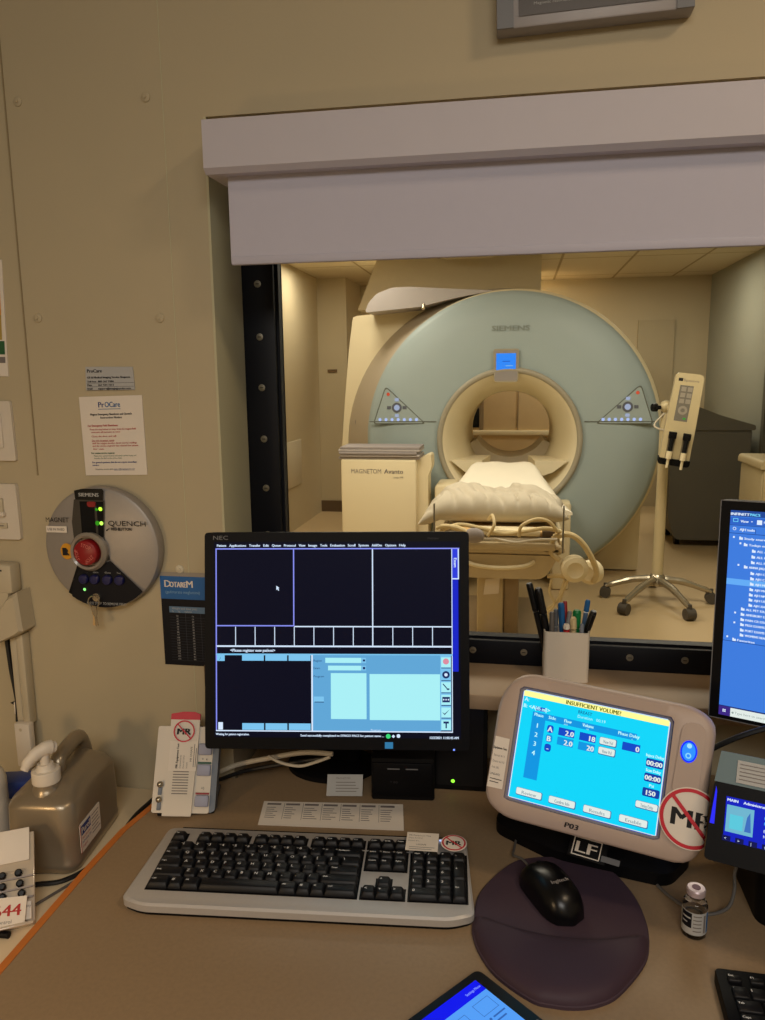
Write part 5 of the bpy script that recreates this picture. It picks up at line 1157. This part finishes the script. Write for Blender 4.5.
m.text('For general questions that do not require immediate', .014, .0205, .0028, INKB, 0, w=.080, bold=.0002); m.text('service:', .014, .016, .0028, INKB, 0, bold=.0002); m.text('Email the service desk', .019, .009, .0026, INK, 0, w=.032); m.text('support@imagingservice.com', .052, .009, .0026, INKB, 0, w=.038); m.rect(.052, .008, .090, .0083, INKB)
m.build('printing', e)
e, m, w, h = wallquad('wall_chart', ((-.593, 1.117), (-.430, 1.115), (-.440, .953), (-.593, .953)), 'navy dosing chart with a blue title strip partly behind the monitor', 'chart', mt=NAVY)
m.rect(0, .118, w, .158, CYANB); m.rect(0, .158, w, .165, mat('poster_top_strip', (150, 142, 130), .6)); m.text('D', .008, .139, .012, PAPER, -.0002, bold=.0004); m.text('OTARE', .0175, .139, .0095, PAPER, -.0002, w=.029, bold=.0005); m.text('M', .0475, .139, .012, PAPER, -.0002, w=.011, bold=.0004); m.text('(gadoterate meglumine)', .009, .128, .0055, mat('poster_sub', (120, 160, 190)), -.0002, w=.062)
m.rect(.014, .094, w-.012, .105, mat('poster_head', (90, 120, 150)), -.0002); m.text('Weight and dose (mL)', .019, .100, .0035, PAPERG, -.0004); m.text('lb      kg      volume', .019, .095, .0032, PAPERG, -.0004)
for i in range(17):
    z_ = .087-i*.0048; m.rect(.014, z_-.0012, w-.012, z_-.0009, TABW, -.0002); m.text(str(20+11*i), .028, z_, .0028, PAPERG, -.0004, 'C'); m.text(str(10+5*i), .056, z_, .0028, PAPERG, -.0004, 'C')
m.rect(.0425, .01, .0430, .094, TABW, -.0002); m.rect(.07, .01, .0705, .094, TABW, -.0002)
m.build('printing', e)
e, m, w, h = wallquad('wall_poster', ((-1.02, 1.640), (-.836, 1.635), (-.843, 1.447), (-1.03, 1.452)), 'laminated pale poster with green and yellow blocks, cut by the left edge', 'poster')
m.rect(w-.05, .10, w-.008, .14, YEL); m.rect(w-.05, .06, w-.008, .10, mat('poster_ochre', (176, 150, 70))); m.rect(w-.05, .036, w-.004, .058, INKGR); m.rect(w-.05, .022, w-.004, .032, INKG)
m.build('printing', e)
t = thing('wall_plate', 'white rocker switch plate on the wall at the left edge, upper one', 'switch', (-.90, WY, 1.355))
m = MB(); m.prism(rpoly([(-.06, -.05), (.0595, -.05), (.0575, .051), (-.06, .051)], .003, 2), -.006, -.0005, WHITEP); m.build('plate', t, recalc=True)
m = MB(); m.box2((.0, -.028, -.010), (.030, .03, -.005) if 0 else (.028, -.028+.0, -.005), WHITEP) if 0 else m.box2((-.01, -.010, -.028), (.040, -.0055, .030), WHITEP, .002); m.build('rocker', t)
t = thing('thermostat', 'white slider thermostat plate below the switch plate at the left edge', 'thermostat', (-.90, WY, 1.215))
m = MB(); m.prism(rpoly([(-.06, -.047), (.056, -.047), (.055, .050), (-.06, .050)], .004, 2), -.008, -.0005, WHITEP); m.build('plate', t, recalc=True)
m = MB(); m.box2((-.03, -.013, -.005), (.030, -.0075, .026), BEIGEP, .002); m.box2((-.03, -.016, -.006), (.033, -.0075, .002), WHITEP, .002); m.build('slider', t)
m = MB(); m.box2((-.02, -.011, -.027), (.034, -.0075, -.018), BEIGEP, .001); m.rect(-.01, -.0235, .028, -.0215, INKG, -.0113); m.build('window', t)
# cable raceway
t = thing('cable_raceway', 'beige cable raceway with flared cover and junction box behind the jug', 'raceway', (-.86, WY, .90))
T = INV[t] @ Matrix.Translation((-.012, 0, 0))
m = MB(T); m.box2((-.93, WY-.030, 1.075), (-.842, WY-.0005, 1.128), BEIGEP, .006); m.rect(-.872, 1.116, -.858, 1.119, INK, WY-.0306); m.prism(rpoly([(-.88, 1.078), (-.85, 1.078), (-.856, 1.045), (-.88, 1.035)], .004, 2), WY-.03, WY-.0005, BEIGEP); m.build('upper_box', t, recalc=True)
m = MB(T); m.loft([[(-.880, y_, .985), (-.836, y_, 1.003), (-.824, y_, 1.012), (-.829, y_, 1.082), (-.845, y_, 1.074), (-.868, y_, 1.045), (-.878, y_, 1.02)] for y_ in (WY-.0005, WY-.036)]+[[(-.874, WY-.042, .990), (-.838, WY-.042, 1.007), (-.829, WY-.042, 1.014), (-.834, WY-.042, 1.074), (-.846, WY-.042, 1.068), (-.866, WY-.042, 1.042), (-.873, WY-.042, 1.02)]], BEIGEP); m.build('flared_cover', t, recalc=True)
m = MB(T); m.box2((-.866, WY-.018, .72), (-.853, WY-.0005, 1.0), BEIGEP, .003); m.box2((-.851, WY-.022, .83), (-.837, WY-.0005, 1.0), BEIGEP, .003); m.build('channel', t)
m = MB(T); m.box2((-.862, WY-.034, .755), (-.832, WY-.0185, .838), WHITEP, .003); m.disc(-.849, .827, .003, BEIGEP, WY-.0345, 12); m.build('junction_box', t)
m = MB(T); m.tube([(-.880, WY-.006, 1.0), (-.877, WY-.006, .93), (-.871, WY-.006, .87), (-.872, WY-.008, .83)], .004, CABLEK, 8, smooth=5); m.build('black_wire', t)
m = MB(T); m.poly([(-.888, .862), (-.870, .870), (-.866, .852), (-.876, .856)], INK, WY-.003); m.poly([(-.880, .83), (-.872, .835), (-.866, .79)], INK, WY-.003); m.box2((-.878, WY-.008, .842), (-.866, WY-.003, .866), PAPER, .002); m.build('wire_tag', t)

# ================================================================== LIGHT
def area(name, loc, rot, size, power, col, sy=None):
    l = bpy.data.lights.new(name, 'AREA'); l.energy = power; l.color = col; l.size = size
    if sy: l.shape = 'RECTANGLE'; l.size_y = sy
    o = bpy.data.objects.new(name, l); COL.objects.link(o); o.location = loc; o.rotation_euler = rot; return o
SCN = (1, .935, .81)
area('scanner_light', (-1.0, 3.6, 2.42), (0, 0, 0), 1.1, 39, SCN)
area('scanner_light', (.9, 3.8, 2.42), (0, 0, 0), 1.1, 30, SCN)
area('scanner_light', (-1.15, 5.2, 2.43), (0, 0, 0), .3, 9, SCN)
area('scanner_light', (-1.7, 6.9, 2.42), (0, 0, 0), .4, 10, SCN)
area('scanner_light', (1.2, 7.2, 2.42), (0, 0, 0), .6, 20, SCN)
area('scanner_light', (-.1, 8.05, 2.42), (0, 0, 0), .2, 14, SCN)
area('control_light', (.3, -1.0, 2.46), (R(20), 0, 0), 1.3, 49, (1, .95, .88))
area('control_light', (.85, .35, 2.46), (0, 0, 0), .22, 7, (1, .76, .50))
area('desk_lamp', (-.90, .05, 1.15), (R(40), R(-40), 0), .14, 2.2, (1, .68, .36))
w = bpy.data.worlds.new('world'); scene.world = w; w.use_nodes = True
w.node_tree.nodes['Background'].inputs[0].default_value = (.9, .8, .6, 1); w.node_tree.nodes['Background'].inputs[1].default_value = .05
scene.view_settings.view_transform = 'Standard'; scene.view_settings.look = 'None'; scene.view_settings.exposure = 0; scene.view_settings.gamma = 1
scene.cycles.use_denoising = True
scene.cycles.max_bounces = 8; scene.cycles.diffuse_bounces = 5; scene.cycles.transparent_max_bounces = 8
scene.cycles.caustics_reflective = False; scene.cycles.sample_clamp_indirect = 4
